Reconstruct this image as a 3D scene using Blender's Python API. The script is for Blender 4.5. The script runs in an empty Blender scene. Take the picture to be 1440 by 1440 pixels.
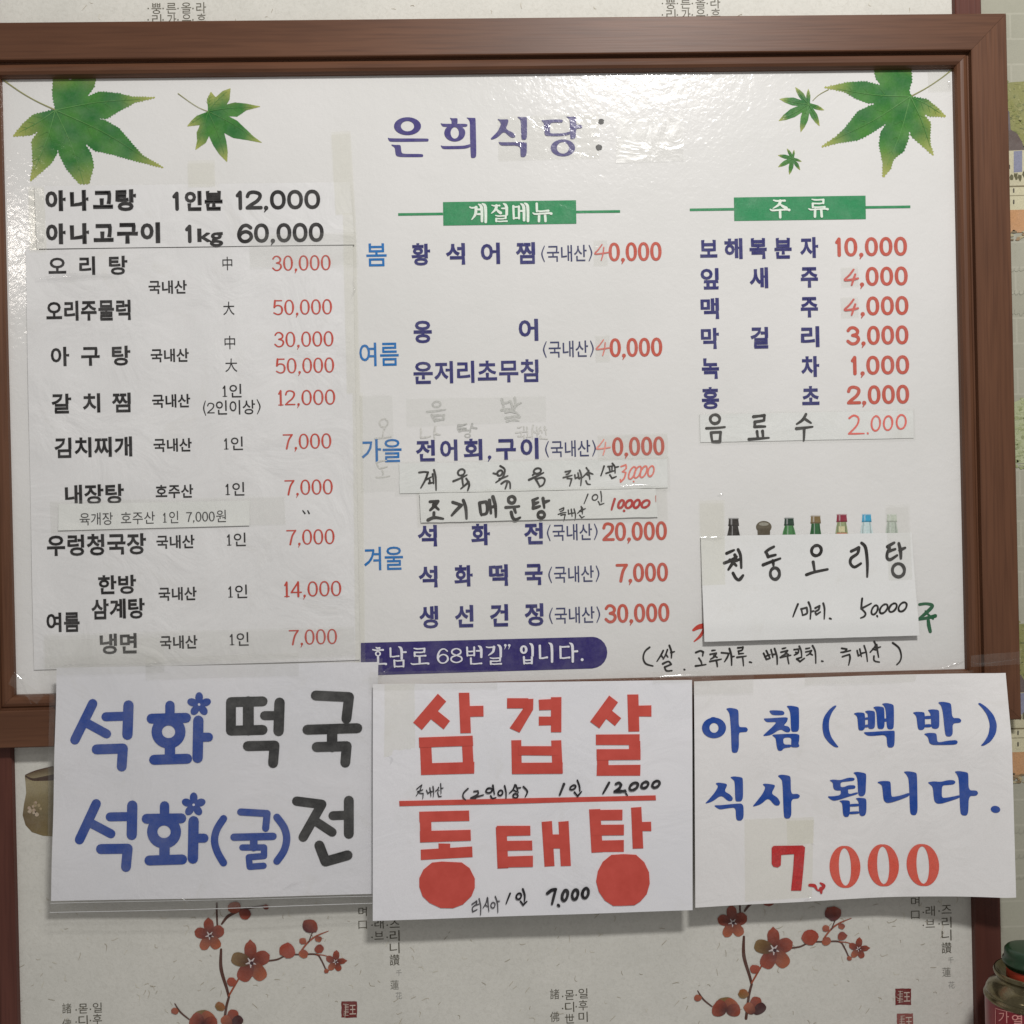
import bpy, math, random
from mathutils import Vector, Matrix
from mathutils.geometry import tessellate_polygon

random.seed(11)
SC = bpy.context.scene
COL = SC.collection

# ------------------------------------------------------------------ camera
F = 1544.0                                  # focal length in pixels of a 1440 px picture
YAW, PITCH, ROLL = -0.0292064, -0.00207935, -0.02231517
CAM = Vector((-0.01230426, -1.04211074, -0.12522903 * 0 - 0.12522903))
BW, BH = 0.90, 0.57578948                   # visible face of the menu panel in metres


def _rz(a): return Matrix(((math.cos(a), -math.sin(a), 0), (math.sin(a), math.cos(a), 0), (0, 0, 1)))
def _rx(a): return Matrix(((1, 0, 0), (0, math.cos(a), -math.sin(a)), (0, math.sin(a), math.cos(a))))


RM = _rz(ROLL) @ Matrix(((1, 0, 0), (0, 0, -1), (0, 1, 0))) @ (_rz(YAW) @ _rx(PITCH)).transposed()
RT = RM.transposed()
cam_data = bpy.data.cameras.new('camera')
cam = bpy.data.objects.new('camera', cam_data)
COL.objects.link(cam)
cam_data.sensor_width = 36.0
cam_data.lens = F / 1440.0 * 36.0
cam_data.clip_start = 0.01
cam_data.clip_end = 100
rot = Matrix((RM[0], -RM[1], -RM[2])).transposed()
cam.matrix_world = Matrix.Translation(CAM) @ rot.to_4x4()
SC.camera = cam

# ------------------------------------------------------------------ light
world = bpy.data.worlds.new('World')
SC.world = world
world.use_nodes = True
bg = world.node_tree.nodes['Background']
bg.inputs[0].default_value = (1.0, 0.975, 0.95, 1)
bg.inputs[1].default_value = 0.27


def area(name, loc, aim, sx, sy, watts, col):
    d = bpy.data.lights.new(name, 'AREA')
    d.shape = 'RECTANGLE'
    d.size, d.size_y, d.energy, d.color = sx, sy, watts, col
    o = bpy.data.objects.new(name, d)
    COL.objects.link(o)
    o.location = loc
    o.rotation_euler = (Vector(aim) - Vector(loc)).to_track_quat('-Z', 'Y').to_euler()
    return o


area('ceiling_tube', (0.37, -1.30, 0.955), (0.0, 0.0, -0.1), 0.26, 0.12, 22.0, (1.0, 0.98, 0.955))
area('far_ceiling_tube', (-1.01, -1.35, 0.46), (0.0, 0.0, -0.1), 0.08, 0.10, 0.6, (1.0, 0.93, 0.86))

SC.view_settings.view_transform = 'Standard'
SC.view_settings.look = 'None'
SC.view_settings.exposure = 0.0
SC.view_settings.gamma = 1.0

# ------------------------------------------------------------------ mapping from the flat survey to the wall
WALL = 0.0045          # y of the papered wall; the panel face is y = 0, the room is towards -y
FRONT = -0.014        # front of the frame


def ray(px, py):
    v = Vector(((px - 720) / F, (py - 720) / F, 1.0))
    return RT @ v


def P(px, py, y=0.0):
    d = ray(px, py)
    t = (y - CAM.y) / d.y
    q = CAM + d * t
    return q.x, q.z


def lin(c):
    return tuple(((v / 255) / 12.92 if v / 255 <= 0.04045 else ((v / 255 + 0.055) / 1.055) ** 2.4) for v in c)


def A(r, g, b, k=1.02, sat=1.02):
    c = lin((r, g, b))
    g_ = 0.3 * c[0] + 0.6 * c[1] + 0.1 * c[2]
    return tuple(min(0.86, (g_ + (v - g_) * sat) * k) for v in c) + (1.0,)


# ------------------------------------------------------------------ objects
def empty(name, loc, label, cat, group=None):
    o = bpy.data.objects.new(name, None)
    COL.objects.link(o)
    o.location = loc
    o.empty_display_size = 0.02
    o['label'] = label
    o['category'] = cat
    if group:
        o['group'] = group
    return o


def wloc(o):
    v = Vector((0, 0, 0))
    while o is not None:
        v += o.location
        o = o.parent
    return v


def mesh(name, verts, faces, mat, parent=None, colors=None, smooth=False, label=None, kind=None):
    L = wloc(parent) if parent else Vector((0, 0, 0))
    me = bpy.data.meshes.new(name)
    me.from_pydata([tuple(Vector(v) - L) for v in verts], [], faces)
    if colors:
        ca = me.color_attributes.new('Col', 'FLOAT_COLOR', 'POINT')
        for i, c in enumerate(colors):
            ca.data[i].color = c
    me.materials.append(mat)
    if smooth:
        for p in me.polygons:
            p.use_smooth = True
    me.update()
    o = bpy.data.objects.new(name, me)
    COL.objects.link(o)
    if parent:
        o.parent = parent
    if label:
        o['label'] = label
    if kind:
        o['kind'] = kind
    return o


def tag(o, label, cat, group=None):
    o['label'] = label
    o['category'] = cat
    if group:
        o['group'] = group
    return o


# ------------------------------------------------------------------ materials
def new_mat(name):
    m = bpy.data.materials.new(name)
    m.use_nodes = True
    nt = m.node_tree
    return m, nt, nt.nodes['Principled BSDF']


def N(nt, t, **kw):
    n = nt.nodes.new(t)
    for k, v in kw.items():
        if k in n.inputs.keys():
            n.inputs[k].default_value = v
        else:
            setattr(n, k, v)
    return n


def pos(nt, scale=(1, 1, 1)):
    g = nt.nodes.new('ShaderNodeNewGeometry')
    mp = nt.nodes.new('ShaderNodeMapping')
    mp.inputs['Scale'].default_value = scale
    nt.links.new(g.outputs['Position'], mp.inputs[0])
    return mp.outputs[0]


def mixc(nt, fac, a, b, mode='MIX'):
    m = nt.nodes.new('ShaderNodeMix')
    m.data_type = 'RGBA'
    m.blend_type = mode
    for sock, val in ((m.inputs[0], fac), (m.inputs[6], a), (m.inputs[7], b)):
        if hasattr(val, 'is_linked') or hasattr(val, 'links'):
            nt.links.new(val, sock)
        else:
            sock.default_value = val
    return m.outputs[2]


def noise(nt, vec, scale, detail=3, rough=0.55, dist=0.0):
    n = nt.nodes.new('ShaderNodeTexNoise')
    n.inputs['Scale'].default_value = scale
    n.inputs['Detail'].default_value = detail
    n.inputs['Roughness'].default_value = rough
    n.inputs['Distortion'].default_value = dist
    nt.links.new(vec, n.inputs['Vector'])
    return n.outputs['Fac']


def ramp(nt, fac, lo, hi, a=0.0, b=1.0):
    r = nt.nodes.new('ShaderNodeMapRange')
    r.inputs[1].default_value = lo
    r.inputs[2].default_value = hi
    r.inputs[3].default_value = a
    r.inputs[4].default_value = b
    nt.links.new(fac, r.inputs[0])
    return r.outputs[0]


def laminate_bump(nt, bsdf, dist=0.00062):
    """orange-peel film pressed over the printed panel, felt at the same place by panel and print"""
    p = pos(nt)
    f1 = noise(nt, p, 210, 2, 0.5, 0.6)
    f2 = noise(nt, p, 48, 2, 0.5, 0.6)
    add = N(nt, 'ShaderNodeMath', operation='MULTIPLY_ADD')
    nt.links.new(f2, add.inputs[0])
    add.inputs[1].default_value = 1.9
    nt.links.new(f1, add.inputs[2])
    b = nt.nodes.new('ShaderNodeBump')
    b.inputs['Strength'].default_value = 0.30
    b.inputs['Distance'].default_value = dist
    nt.links.new(add.outputs[0], b.inputs['Height'])
    nt.links.new(b.outputs[0], bsdf.inputs['Normal'])


def base_white(nt, c1, c2, scale=9):
    c = mixc(nt, ramp(nt, noise(nt, pos(nt), scale, 4, 0.6), 0.35, 0.68), c1, c2)
    return mixc(nt, 1.0, c, ramp(nt, noise(nt, pos(nt), 1100, 2, 0.6), 0.3, 0.7, 0.955, 1.03), 'MULTIPLY')


# menu panel
M_PANEL, nt, b = new_mat('glossy_panel')
nt.links.new(base_white(nt, (0.705, 0.700, 0.680, 1), (0.755, 0.745, 0.73, 1), 5), b.inputs['Base Color'])
b.inputs['Roughness'].default_value = 0.13
b.inputs['Specular IOR Level'].default_value = 0.72
laminate_bump(nt, b)


def ink_mat(name, rough, gloss, grain=0.12):
    m, nt, b = new_mat(name)
    at = nt.nodes.new('ShaderNodeAttribute')
    at.attribute_name = 'Col'
    n = ramp(nt, noise(nt, pos(nt), 900, 2, 0.6), 0.3, 0.7, 1 - grain, 1 + grain)
    mul = mixc(nt, 1.0, at.outputs['Color'], n, 'MULTIPLY')
    # thin, worn patches where the white below shows a little
    wear = ramp(nt, noise(nt, pos(nt), 48, 5, 0.75), 0.40, 0.75, 0.0, 0.09)
    mul = mixc(nt, wear, mul, (0.66, 0.65, 0.64, 1))
    nt.links.new(mul, b.inputs['Base Color'])
    b.inputs['Roughness'].default_value = rough
    if gloss:
        b.inputs['Specular IOR Level'].default_value = 0.55
        laminate_bump(nt, b)
    else:
        b.inputs['Specular IOR Level'].default_value = 0.3
    return m


M_INK_GLOSS = ink_mat('print_under_laminate', 0.16, True)
M_INK = ink_mat('print_on_paper', 0.62, False)
M_MARKER = ink_mat('felt_marker', 0.42, False, 0.2)


def paper_mat(name, c1, c2, rough=0.6, crease=0.25, scale=7, sheen=False):
    m, nt, b = new_mat(name)
    c = base_white(nt, c1, c2, scale)
    st = ramp(nt, noise(nt, pos(nt), 16, 6, 0.75, 1.0), 0.56, 0.80, 0.0, 0.35)
    c = mixc(nt, st, c, (0.60, 0.58, 0.52, 1))
    nt.links.new(c, b.inputs['Base Color'])
    b.inputs['Roughness'].default_value = rough
    b.inputs['Specular IOR Level'].default_value = 0.45 if sheen else 0.3
    p = pos(nt)
    f = noise(nt, p, 17, 4, 0.55, 0.9)
    bp = nt.nodes.new('ShaderNodeBump')
    bp.inputs['Strength'].default_value = crease
    bp.inputs['Distance'].default_value = 0.006
    nt.links.new(f, bp.inputs['Height'])
    nt.links.new(bp.outputs[0], b.inputs['Normal'])
    return m


M_PAPER = paper_mat('white_printer_paper', (0.76, 0.76, 0.79, 1), (0.81, 0.80, 0.825, 1), 0.6, 0.22)
M_PAPER_WARM = paper_mat('cream_printer_paper', (0.77, 0.755, 0.75, 1), (0.82, 0.805, 0.80, 1), 0.6, 0.25)
M_SHEET = paper_mat('list_paper_under_film', (0.70, 0.695, 0.69, 1), (0.755, 0.75, 0.745, 1), 0.34, 0.4, 12, True)
M_STRIP = paper_mat('pasted_strip_paper', (0.73, 0.74, 0.72, 1), (0.78, 0.785, 0.77, 1), 0.4, 0.3, 16, True)
M_CARD = paper_mat('stiff_white_card', (0.74, 0.745, 0.735, 1), (0.78, 0.78, 0.77, 1), 0.5, 0.12, 8)

# red adhesive vinyl of the cut-out letters
M_VINYL, nt, b = new_mat('red_cutout_paper')
nt.links.new(mixc(nt, ramp(nt, noise(nt, pos(nt), 60, 4, 0.65), 0.3, 0.7), (0.53, 0.064, 0.045, 1), (0.62, 0.088, 0.066, 1)), b.inputs['Base Color'])
b.inputs['Roughness'].default_value = 0.5


def tape_mat(name, tint, gloss=0.10, rough=0.16, haze_=0.10, dist=0.0012, scale=60):
    m, nt, b = new_mat(name)
    nt.nodes.remove(b)
    out = nt.nodes['Material Output']
    tr = N(nt, 'ShaderNodeBsdfTransparent'); tr.inputs[0].default_value = tint
    df = N(nt, 'ShaderNodeBsdfDiffuse'); df.inputs[0].default_value = (0.84, 0.835, 0.78, 1)
    gl = N(nt, 'ShaderNodeBsdfGlossy'); gl.inputs['Roughness'].default_value = rough
    bp = N(nt, 'ShaderNodeBump'); bp.inputs['Strength'].default_value = 0.6; bp.inputs['Distance'].default_value = dist
    nt.links.new(noise(nt, pos(nt), scale, 3, 0.55, 1.2), bp.inputs['Height'])
    nt.links.new(bp.outputs[0], gl.inputs['Normal'])
    m1 = N(nt, 'ShaderNodeMixShader')
    hz = ramp(nt, noise(nt, pos(nt), 40, 4, 0.7), 0.35, 0.75, haze_ * 0.3, haze_ * 1.6)
    nt.links.new(hz, m1.inputs[0])
    nt.links.new(tr.outputs[0], m1.inputs[1]); nt.links.new(df.outputs[0], m1.inputs[2])
    m2 = N(nt, 'ShaderNodeMixShader'); m2.inputs[0].default_value = gloss
    nt.links.new(m1.outputs[0], m2.inputs[1]); nt.links.new(gl.outputs[0], m2.inputs[2])
    nt.links.new(m2.outputs[0], out.inputs[0])
    return m


M_TAPE = tape_mat('clear_tape', (0.995, 0.995, 0.985, 1), 0.05, 0.11, 0.04)
M_TAPE_OLD = tape_mat('yellowed_tape', (0.992, 0.990, 0.962, 1), 0.035, 0.14, 0.045)
M_TAPE_GREY = tape_mat('dull_grey_tape', (0.99, 0.992, 0.988, 1), 0.03, 0.2, 0.05)
M_PATCH = tape_mat('shiny_cover_patch', (0.992, 0.992, 0.99, 1), 0.045, 0.18, 0.12, 0.002, 30)
M_SLEEVE = tape_mat('clear_plastic_sleeve', (0.99, 0.99, 0.99, 1), 0.03, 0.08, 0.02, 0.002, 30)


def wood_mat(name, horizontal, c1, c2, c3, rough=0.42):
    m, nt, b = new_mat(name)
    sc = (3, 60, 60) if horizontal else (60, 60, 3)
    p = pos(nt, sc)
    g = noise(nt, p, 1.0, 5, 0.62, 0.6)
    p2 = pos(nt, (1.2, 9, 9) if horizontal else (9, 9, 1.2))
    g2 = noise(nt, p2, 1.5, 4, 0.6, 1.5)
    p3 = pos(nt, (14, 420, 420) if horizontal else (420, 420, 14))
    g3 = noise(nt, p3, 1.0, 2, 0.5)
    c = mixc(nt, ramp(nt, g, 0.3, 0.7), c1, c2)
    c = mixc(nt, ramp(nt, g2, 0.42, 0.72, 0.0, 0.75), c, c3)
    c = mixc(nt, ramp(nt, g3, 0.45, 0.72, 0.0, 0.65), c, c3)
    nt.links.new(c, b.inputs['Base Color'])
    b.inputs['Roughness'].default_value = rough
    b.inputs['Specular IOR Level'].default_value = 0.25
    bp = N(nt, 'ShaderNodeBump'); bp.inputs['Strength'].default_value = 0.25; bp.inputs['Distance'].default_value = 0.0004
    nt.links.new(g3, bp.inputs['Height'])
    nt.links.new(bp.outputs[0], b.inputs['Normal'])
    return m


WC = ((0.116, 0.050, 0.026, 1), (0.140, 0.062, 0.033, 1), (0.078, 0.033, 0.018, 1))
M_WOOD_H = wood_mat('brown_wood_foil_across', True, *WC)
M_WOOD_V = wood_mat('brown_wood_foil_upright', False, *WC)
M_BATTEN = wood_mat('dark_reddish_batten', False, (0.100, 0.034, 0.025, 1), (0.125, 0.045, 0.032, 1), (0.07, 0.024, 0.018, 1), 0.4)


def wall_mat(name, c1, c2, c3, brick=False):
    m, nt, b = new_mat(name)
    p = pos(nt)
    c = mixc(nt, ramp(nt, noise(nt, p, 11, 5, 0.65), 0.3, 0.7), c1, c2)
    c = mixc(nt, ramp(nt, noise(nt, p, 260, 4, 0.7, 1.0), 0.45, 0.72, 0.0, 0.5), c, c3)
    # short paper fibres
    w = noise(nt, pos(nt, (1, 1, 1)), 120, 3, 0.6, 3.0)
    c = mixc(nt, ramp(nt, w, 0.60, 0.70, 0.0, 0.35), c, c3)
    h = noise(nt, p, 300, 3, 0.6)
    if brick:
        br = N(nt, 'ShaderNodeTexBrick')
        br.inputs['Color1'].default_value = (0.37, 0.36, 0.29, 1)
        br.inputs['Color2'].default_value = (0.41, 0.40, 0.325, 1)
        br.inputs['Mortar'].default_value = (0.48, 0.465, 0.385, 1)
        br.inputs['Scale'].default_value = 1.0
        br.inputs['Mortar Size'].default_value = 0.0012
        br.inputs['Mortar Smooth'].default_value = 0.5
        br.inputs['Brick Width'].default_value = 0.085
        br.inputs['Row Height'].default_value = 0.0245
        sep = N(nt, 'ShaderNodeSeparateXYZ'); cmb = N(nt, 'ShaderNodeCombineXYZ')
        nt.links.new(p, sep.inputs[0])
        nt.links.new(sep.outputs[0], cmb.inputs[0]); nt.links.new(sep.outputs[2], cmb.inputs[1])
        nt.links.new(cmb.outputs[0], br.inputs['Vector'])
        c = mixc(nt, 0.55, c, br.outputs['Color'])
    nt.links.new(c, b.inputs['Base Color'])
    b.inputs['Roughness'].default_value = 0.75
    b.inputs['Specular IOR Level'].default_value = 0.2
    bp = N(nt, 'ShaderNodeBump'); bp.inputs['Strength'].default_value = 0.5; bp.inputs['Distance'].default_value = 0.0004
    nt.links.new(h, bp.inputs['Height'])
    nt.links.new(bp.outputs[0], b.inputs['Normal'])
    return m


M_HANJI = wall_mat('fibrous_wallpaper', (0.69, 0.675, 0.62, 1), (0.61, 0.60, 0.55, 1), (0.51, 0.495, 0.445, 1))
M_BRICKPAPER = wall_mat('pale_brick_wallpaper', (0.41, 0.40, 0.325, 1), (0.34, 0.34, 0.27, 1), (0.29, 0.285, 0.225, 1), True)

# ------------------------------------------------------------------ ink: flat lettering drawn as real thin shapes
KSTEP = 0.000022


class Ink:
    def __init__(s, color=(0, 0, 0, 1)):
        s.v, s.f, s.c, s.k = [], [], [], 0
        s.color = color

    def poly(s, pts, color=None, k=None, cols=None):
        tris = tessellate_polygon([[Vector((x, y, 0)) for x, y in pts]])
        b = len(s.v)
        if k is None:
            s.k = s.k % 13 + 1
            k = s.k
        for i, (x, y) in enumerate(pts):
            s.v.append((x, y, k))
            s.c.append(cols[i] if cols else (color or s.color))
        for t in tris:
            s.f.append(tuple(b + i for i in t))

    def raw(s, pts, faces, color=None):
        b = len(s.v)
        for x, y in pts:
            s.v.append((x, y, 0)); s.c.append(color or s.color)
        for f in faces:
            s.f.append(tuple(b + i for i in f))

    def strip(s, pts, ws, color=None, cap='round', closed=False, cols=None):
        n = len(pts)
        if n < 2:
            return
        s.k = s.k % 13 + 1
        k = s.k
        b = len(s.v)
        col = color or s.color
        L = []
        for i in range(n):
            if closed:
                a, c = pts[(i - 1) % n], pts[(i + 1) % n]
            else:
                a, c = pts[max(0, i - 1)], pts[min(n - 1, i + 1)]
            dx, dy = c[0] - a[0], c[1] - a[1]
            d = math.hypot(dx, dy) or 1e-9
            L.append((dx / d, dy / d))
        for i in range(n):
            w = ws[i] / 2
            x, y = pts[i]
            tx, ty = L[i]
            kk = k if closed else k + .8 * i / n
            s.v.append((x - ty * w, y + tx * w, kk)); s.v.append((x + ty * w, y - tx * w, kk))
            cc = cols[i] if cols else col
            s.c += [cc, cc]
        m = n if closed else n - 1
        for i in range(m):
            j = (i + 1) % n
            s.f.append((b + 2 * i, b + 2 * i + 1, b + 2 * j + 1, b + 2 * j))
        if not closed and cap == 'round':
            for (i, sg) in ((0, -1), (n - 1, 1)):
                w = ws[i] / 2
                if w < 0.15:
                    continue
                x, y = pts[i]
                tx, ty = L[i]
                c0 = len(s.v)
                cc = cols[i] if cols else col
                ring = []
                for q in range(1, 6):
                    a = math.pi * q / 6
                    ox, oy = math.cos(a) * w, math.sin(a) * w * sg
                    s.v.append((x - ty * ox + tx * oy, y + tx * ox + ty * oy, k)); s.c.append(cc)
                    ring.append(c0 + q - 1)
                s.f.append(tuple([b + 2 * i] + ring + [b + 2 * i + 1]))

    def line(s, pts, w, color=None, cap='round'):
        """polyline of constant width; corners get an overlapping round joint"""
        for i in range(len(pts) - 1):
            a, b = pts[i], pts[i + 1]
            m = max(1, int(math.hypot(b[0] - a[0], b[1] - a[1]) / 6))
            s.strip([(a[0] + (b[0] - a[0]) * t / m, a[1] + (b[1] - a[1]) * t / m) for t in range(m + 1)], [w] * (m + 1), color, cap)

    def curve(s, pts, ws, color=None, closed=False, sub=6, cap='round'):
        n = len(pts)
        if isinstance(ws, (int, float)):
            ws = [ws] * n
        o, ow = [], []
        rng = range(n if closed else n - 1)
        for i in rng:
            if closed:
                p0, p1, p2, p3 = pts[(i - 1) % n], pts[i], pts[(i + 1) % n], pts[(i + 2) % n]
                w1, w2 = ws[i], ws[(i + 1) % n]
            else:
                p0, p1, p2, p3 = pts[max(0, i - 1)], pts[i], pts[i + 1], pts[min(n - 1, i + 2)]
                w1, w2 = ws[i], ws[i + 1]
            for j in range(sub):
                t = j / sub
                q = []
                for a in (0, 1):
                    q.append(0.5 * ((2 * p1[a]) + (-p0[a] + p2[a]) * t + (2 * p0[a] - 5 * p1[a] + 4 * p2[a] - p3[a]) * t * t + (-p0[a] + 3 * p1[a] - 3 * p2[a] + p3[a]) * t ** 3))
                o.append(tuple(q)); ow.append(w1 + (w2 - w1) * t)
        if not closed:
            o.append(pts[-1]); ow.append(ws[-1])
        s.strip(o, ow, color, cap, closed)

    def disc(s, x, y, rx, ry=None, color=None, n=18, wob=0.0):
        ry = ry or rx
        pts = []
        for i in range(n):
            a = 2 * math.pi * i / n
            r = 1 + random.uniform(-wob, wob)
            pts.append((x + rx * r * math.cos(a), y + ry * r * math.sin(a)))
        s.poly(pts, color)

    def build(s, name, mat, parent, surf=None, eps=0.0003, label=None, kind=None, base=0.0):
        """surf(x, z) gives the y of the surface the ink lies on; base is the plane it was surveyed on"""
        vs = []
        for x, y, k in s.v:
            X, Z = P(x, y, base)
            Y = surf(X, Z) if surf else base
            vs.append((X, Y - eps - k * KSTEP, Z))
        return mesh(name, vs, s.f, mat, parent, s.c, label=label, kind=kind)


# tilt of level and plumb lines across the picture (small roll of the view)
def slope(y): return 0.0105 + 0.0155 * (y - 105) / 855
LEAN = 0.0235

_glyphs = {}


def glyph_mesh(text, off, shear=0.0):
    key = (text, off)
    if key not in _glyphs:
        c = bpy.data.curves.new('type', 'FONT')
        c.body = text
        c.offset = off
        c.resolution_u = 3
        c.fill_mode = 'FRONT'
        o = bpy.data.objects.new('type', c)
        COL.objects.link(o)
        dg = bpy.context.evaluated_depsgraph_get()
        me = bpy.data.meshes.new_from_object(o.evaluated_get(dg))
        vs = [(v.co.x, v.co.y) for v in me.vertices]
        fs = [tuple(p.vertices) for p in me.polygons]
        bpy.data.objects.remove(o)
        bpy.data.curves.remove(c)
        bpy.data.meshes.remove(me)
        _glyphs[key] = (vs, fs)
    return _glyphs[key]


_ref = glyph_mesh('를', 0.0)
REF_C = (max(v[1] for v in _ref[0]) + min(v[1] for v in _ref[0])) / 2
REF_H = max(v[1] for v in _ref[0]) - min(v[1] for v in _ref[0])


_loops = {}


def edge_loops(text, vs, fs):
    if text in _loops:
        return _loops[text]
    nxt = {}
    idx = {}
    key = [idx.setdefault((round(v[0], 5), round(v[1], 5)), i) for i, v in enumerate(vs)]
    ed = set()
    for f in fs:
        q = [key[i] for i in f]
        for i in range(len(q)):
            if q[i] != q[(i + 1) % len(q)]:
                ed.add((q[i], q[(i + 1) % len(q)]))
    for p, q in ed:
        if (q, p) not in ed:
            nxt.setdefault(p, []).append(q)
    loops = []
    while nxt:
        st = next(iter(nxt))
        lp_ = [st]
        cur = st
        while cur in nxt:
            q = nxt[cur].pop()
            if not nxt[cur]:
                del nxt[cur]
            cur = q
            if cur == st:
                break
            lp_.append(cur)
        if len(lp_) > 2:
            loops.append(lp_)
    _loops[text] = loops
    return loops


def word(ink, text, x0, x1, yc, h, off=0.012, color=None):
    """font lettering fitted between x0 and x1, centred on yc, with hangul height h; off thickens the strokes"""
    vs, fs = glyph_mesh(text, 0.0)
    lo, hi = min(v[0] for v in vs), max(v[0] for v in vs)
    sy = h / REF_H
    m = off * sy
    sx = (x1 - x0 - 2 * m) / (hi - lo)
    xc = (x0 + x1) / 2
    out = []
    for x, y in vs:
        X = x0 + m + (x - lo) * sx
        Y = -(y - REF_C) * sy * (1 - 2 * m / h)
        out.append((X + Y * LEAN, yc + Y - (X - xc) * slope(yc)))
    ink.raw(out, fs, color)
    if m > 0.12:
        for lp_ in edge_loops(text, vs, fs):
            pts = []
            for i in lp_:
                if not pts or math.hypot(out[i][0] - pts[-1][0], out[i][1] - pts[-1][1]) > 0.12:
                    pts.append(out[i])
            n = len(pts)
            if n < 3:
                continue
            ws = []
            for i in range(n):
                a, b, c = pts[i - 1], pts[i], pts[(i + 1) % n]
                u1 = (b[0] - a[0], b[1] - a[1]); u2 = (c[0] - b[0], c[1] - b[1])
                l1, l2 = math.hypot(*u1) or 1, math.hypot(*u2) or 1
                co = max(-1, min(1, (u1[0] * u2[0] + u1[1] * u2[1]) / (l1 * l2)))
                ws.append(2 * m * min(1.45, 1 / max(.3, math.sqrt((1 + co) / 2))))
            ink.strip(pts, ws, color, closed=True)


def chars(ink, text, xs, w, yc, h, off=0.03, color=None):
    xm = sum(xs) / len(xs)
    for ch, x in zip(text, xs):
        word(ink, ch, x - w / 2, x + w / 2, yc - (x - xm) * slope(yc), h, off, color)


# ------------------------------------------------------------------ drawn hangul and numerals
def mv(pts, b):
    x0, y0, x1, y1 = b
    return [(x0 + p[0] * (x1 - x0), y0 + p[1] * (y1 - y0)) for p in pts]


def cons(j, below=False):
    """strokes of a consonant in a unit box, y downwards: (kind, points)"""
    g = [('h', [(0.04, .08), (.9, .08)]), ('v', [(.9, .06), (.86, .98)])] if below else [('h', [(0.04, .1), (.9, .1)]), ('l', [(.9, .08), (.78, .6), (.25, 1)])]
    T = {
        'ㄱ': g,
        'ㄴ': [('v', [(.1, 0), (.1, .9)]), ('h', [(.1, .92), (1, .86)])],
        'ㄷ': [('h', [(.05, .08), (.95, .08)]), ('v', [(.1, .1), (.1, .9)]), ('h', [(.1, .92), (1, .88)])],
        'ㄹ': [('h', [(.06, .05), (.92, .05)]), ('v', [(.92, .05), (.9, .48)]), ('h', [(.9, .49), (.1, .5)]), ('v', [(.1, .5), (.1, .95)]), ('h', [(.1, .95), (1, .93)])],
        'ㅁ': [('v', [(.1, .02), (.12, .98)]), ('h', [(.1, .08), (.9, .08)]), ('v', [(.9, .06), (.88, .98)]), ('h', [(.12, .93), (.88, .93)])],
        'ㅂ': [('v', [(.1, 0), (.12, .98)]), ('v', [(.9, 0), (.88, .98)]), ('h', [(.12, .48), (.88, .48)]), ('h', [(.12, .93), (.88, .93)])],
        'ㅅ': [('l', [(.52, 0), (.42, .45), (0, 1)]), ('r', [(.46, .38), (.72, .72), (1, .95)])],
        'ㅇ': [('o', [(.5, .5)])],
        'ㅈ': [('h', [(.06, .08), (.9, .08)]), ('l', [(.56, .1), (.45, .55), (0, 1)]), ('r', [(.5, .45), (.75, .76), (1, .97)])],
        'ㅊ': [('h', [(.32, .02), (.66, .03)]), ('h', [(.04, .3), (.95, .28)]), ('l', [(.54, .3), (.42, .65), (0, 1)]), ('r', [(.48, .6), (.75, .82), (1, .98)])],
        'ㅋ': g + [('h', [(.1, .5), (.82, .47)])],
        'ㅌ': [('h', [(.08, .05), (.95, .04)]), ('h', [(.1, .48), (.9, .46)]), ('v', [(.1, .05), (.1, .94)]), ('h', [(.1, .95), (1, .92)])],
        'ㅍ': [('h', [(.04, .08), (.96, .08)]), ('v', [(.32, .1), (.32, .92)]), ('v', [(.68, .1), (.68, .92)]), ('h', [(0, .92), (1, .92)])],
        'ㅎ': [('h', [(.34, .02), (.66, .03)]), ('h', [(.02, .26), (.98, .26)]), ('o', [(.5, .69, .31)])],
    }
    D = {'ㄲ': 'ㄱ', 'ㄸ': 'ㄷ', 'ㅃ': 'ㅂ', 'ㅆ': 'ㅅ', 'ㅉ': 'ㅈ'}
    if j in D:
        a = cons(D[j], below)
        out = []
        for s in (0, 1):
            for k, p in a:
                out.append((k, [(q[0] * .47 + s * .53,) + tuple(q[1:]) for q in p]))
        return out
    return T[j]


CH = list('ㄱㄲㄴㄷㄸㄹㅁㅂㅃㅅㅆㅇㅈㅉㅊㅋㅌㅍㅎ')
VO = list('ㅏㅐㅑㅒㅓㅔㅕㅖㅗㅘㅙㅚㅛㅜㅝㅞㅟㅠㅡㅢㅣ')
FI = ['', 'ㄱ', 'ㄲ', 'ㄳ', 'ㄴ', 'ㄵ', 'ㄶ', 'ㄷ', 'ㄹ', 'ㄺ', 'ㄻ', 'ㄼ', 'ㄽ', 'ㄾ', 'ㄿ', 'ㅀ', 'ㅁ', 'ㅂ', 'ㅄ', 'ㅅ', 'ㅆ', 'ㅇ', 'ㅈ', 'ㅊ', 'ㅋ', 'ㅌ', 'ㅍ', 'ㅎ']

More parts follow.
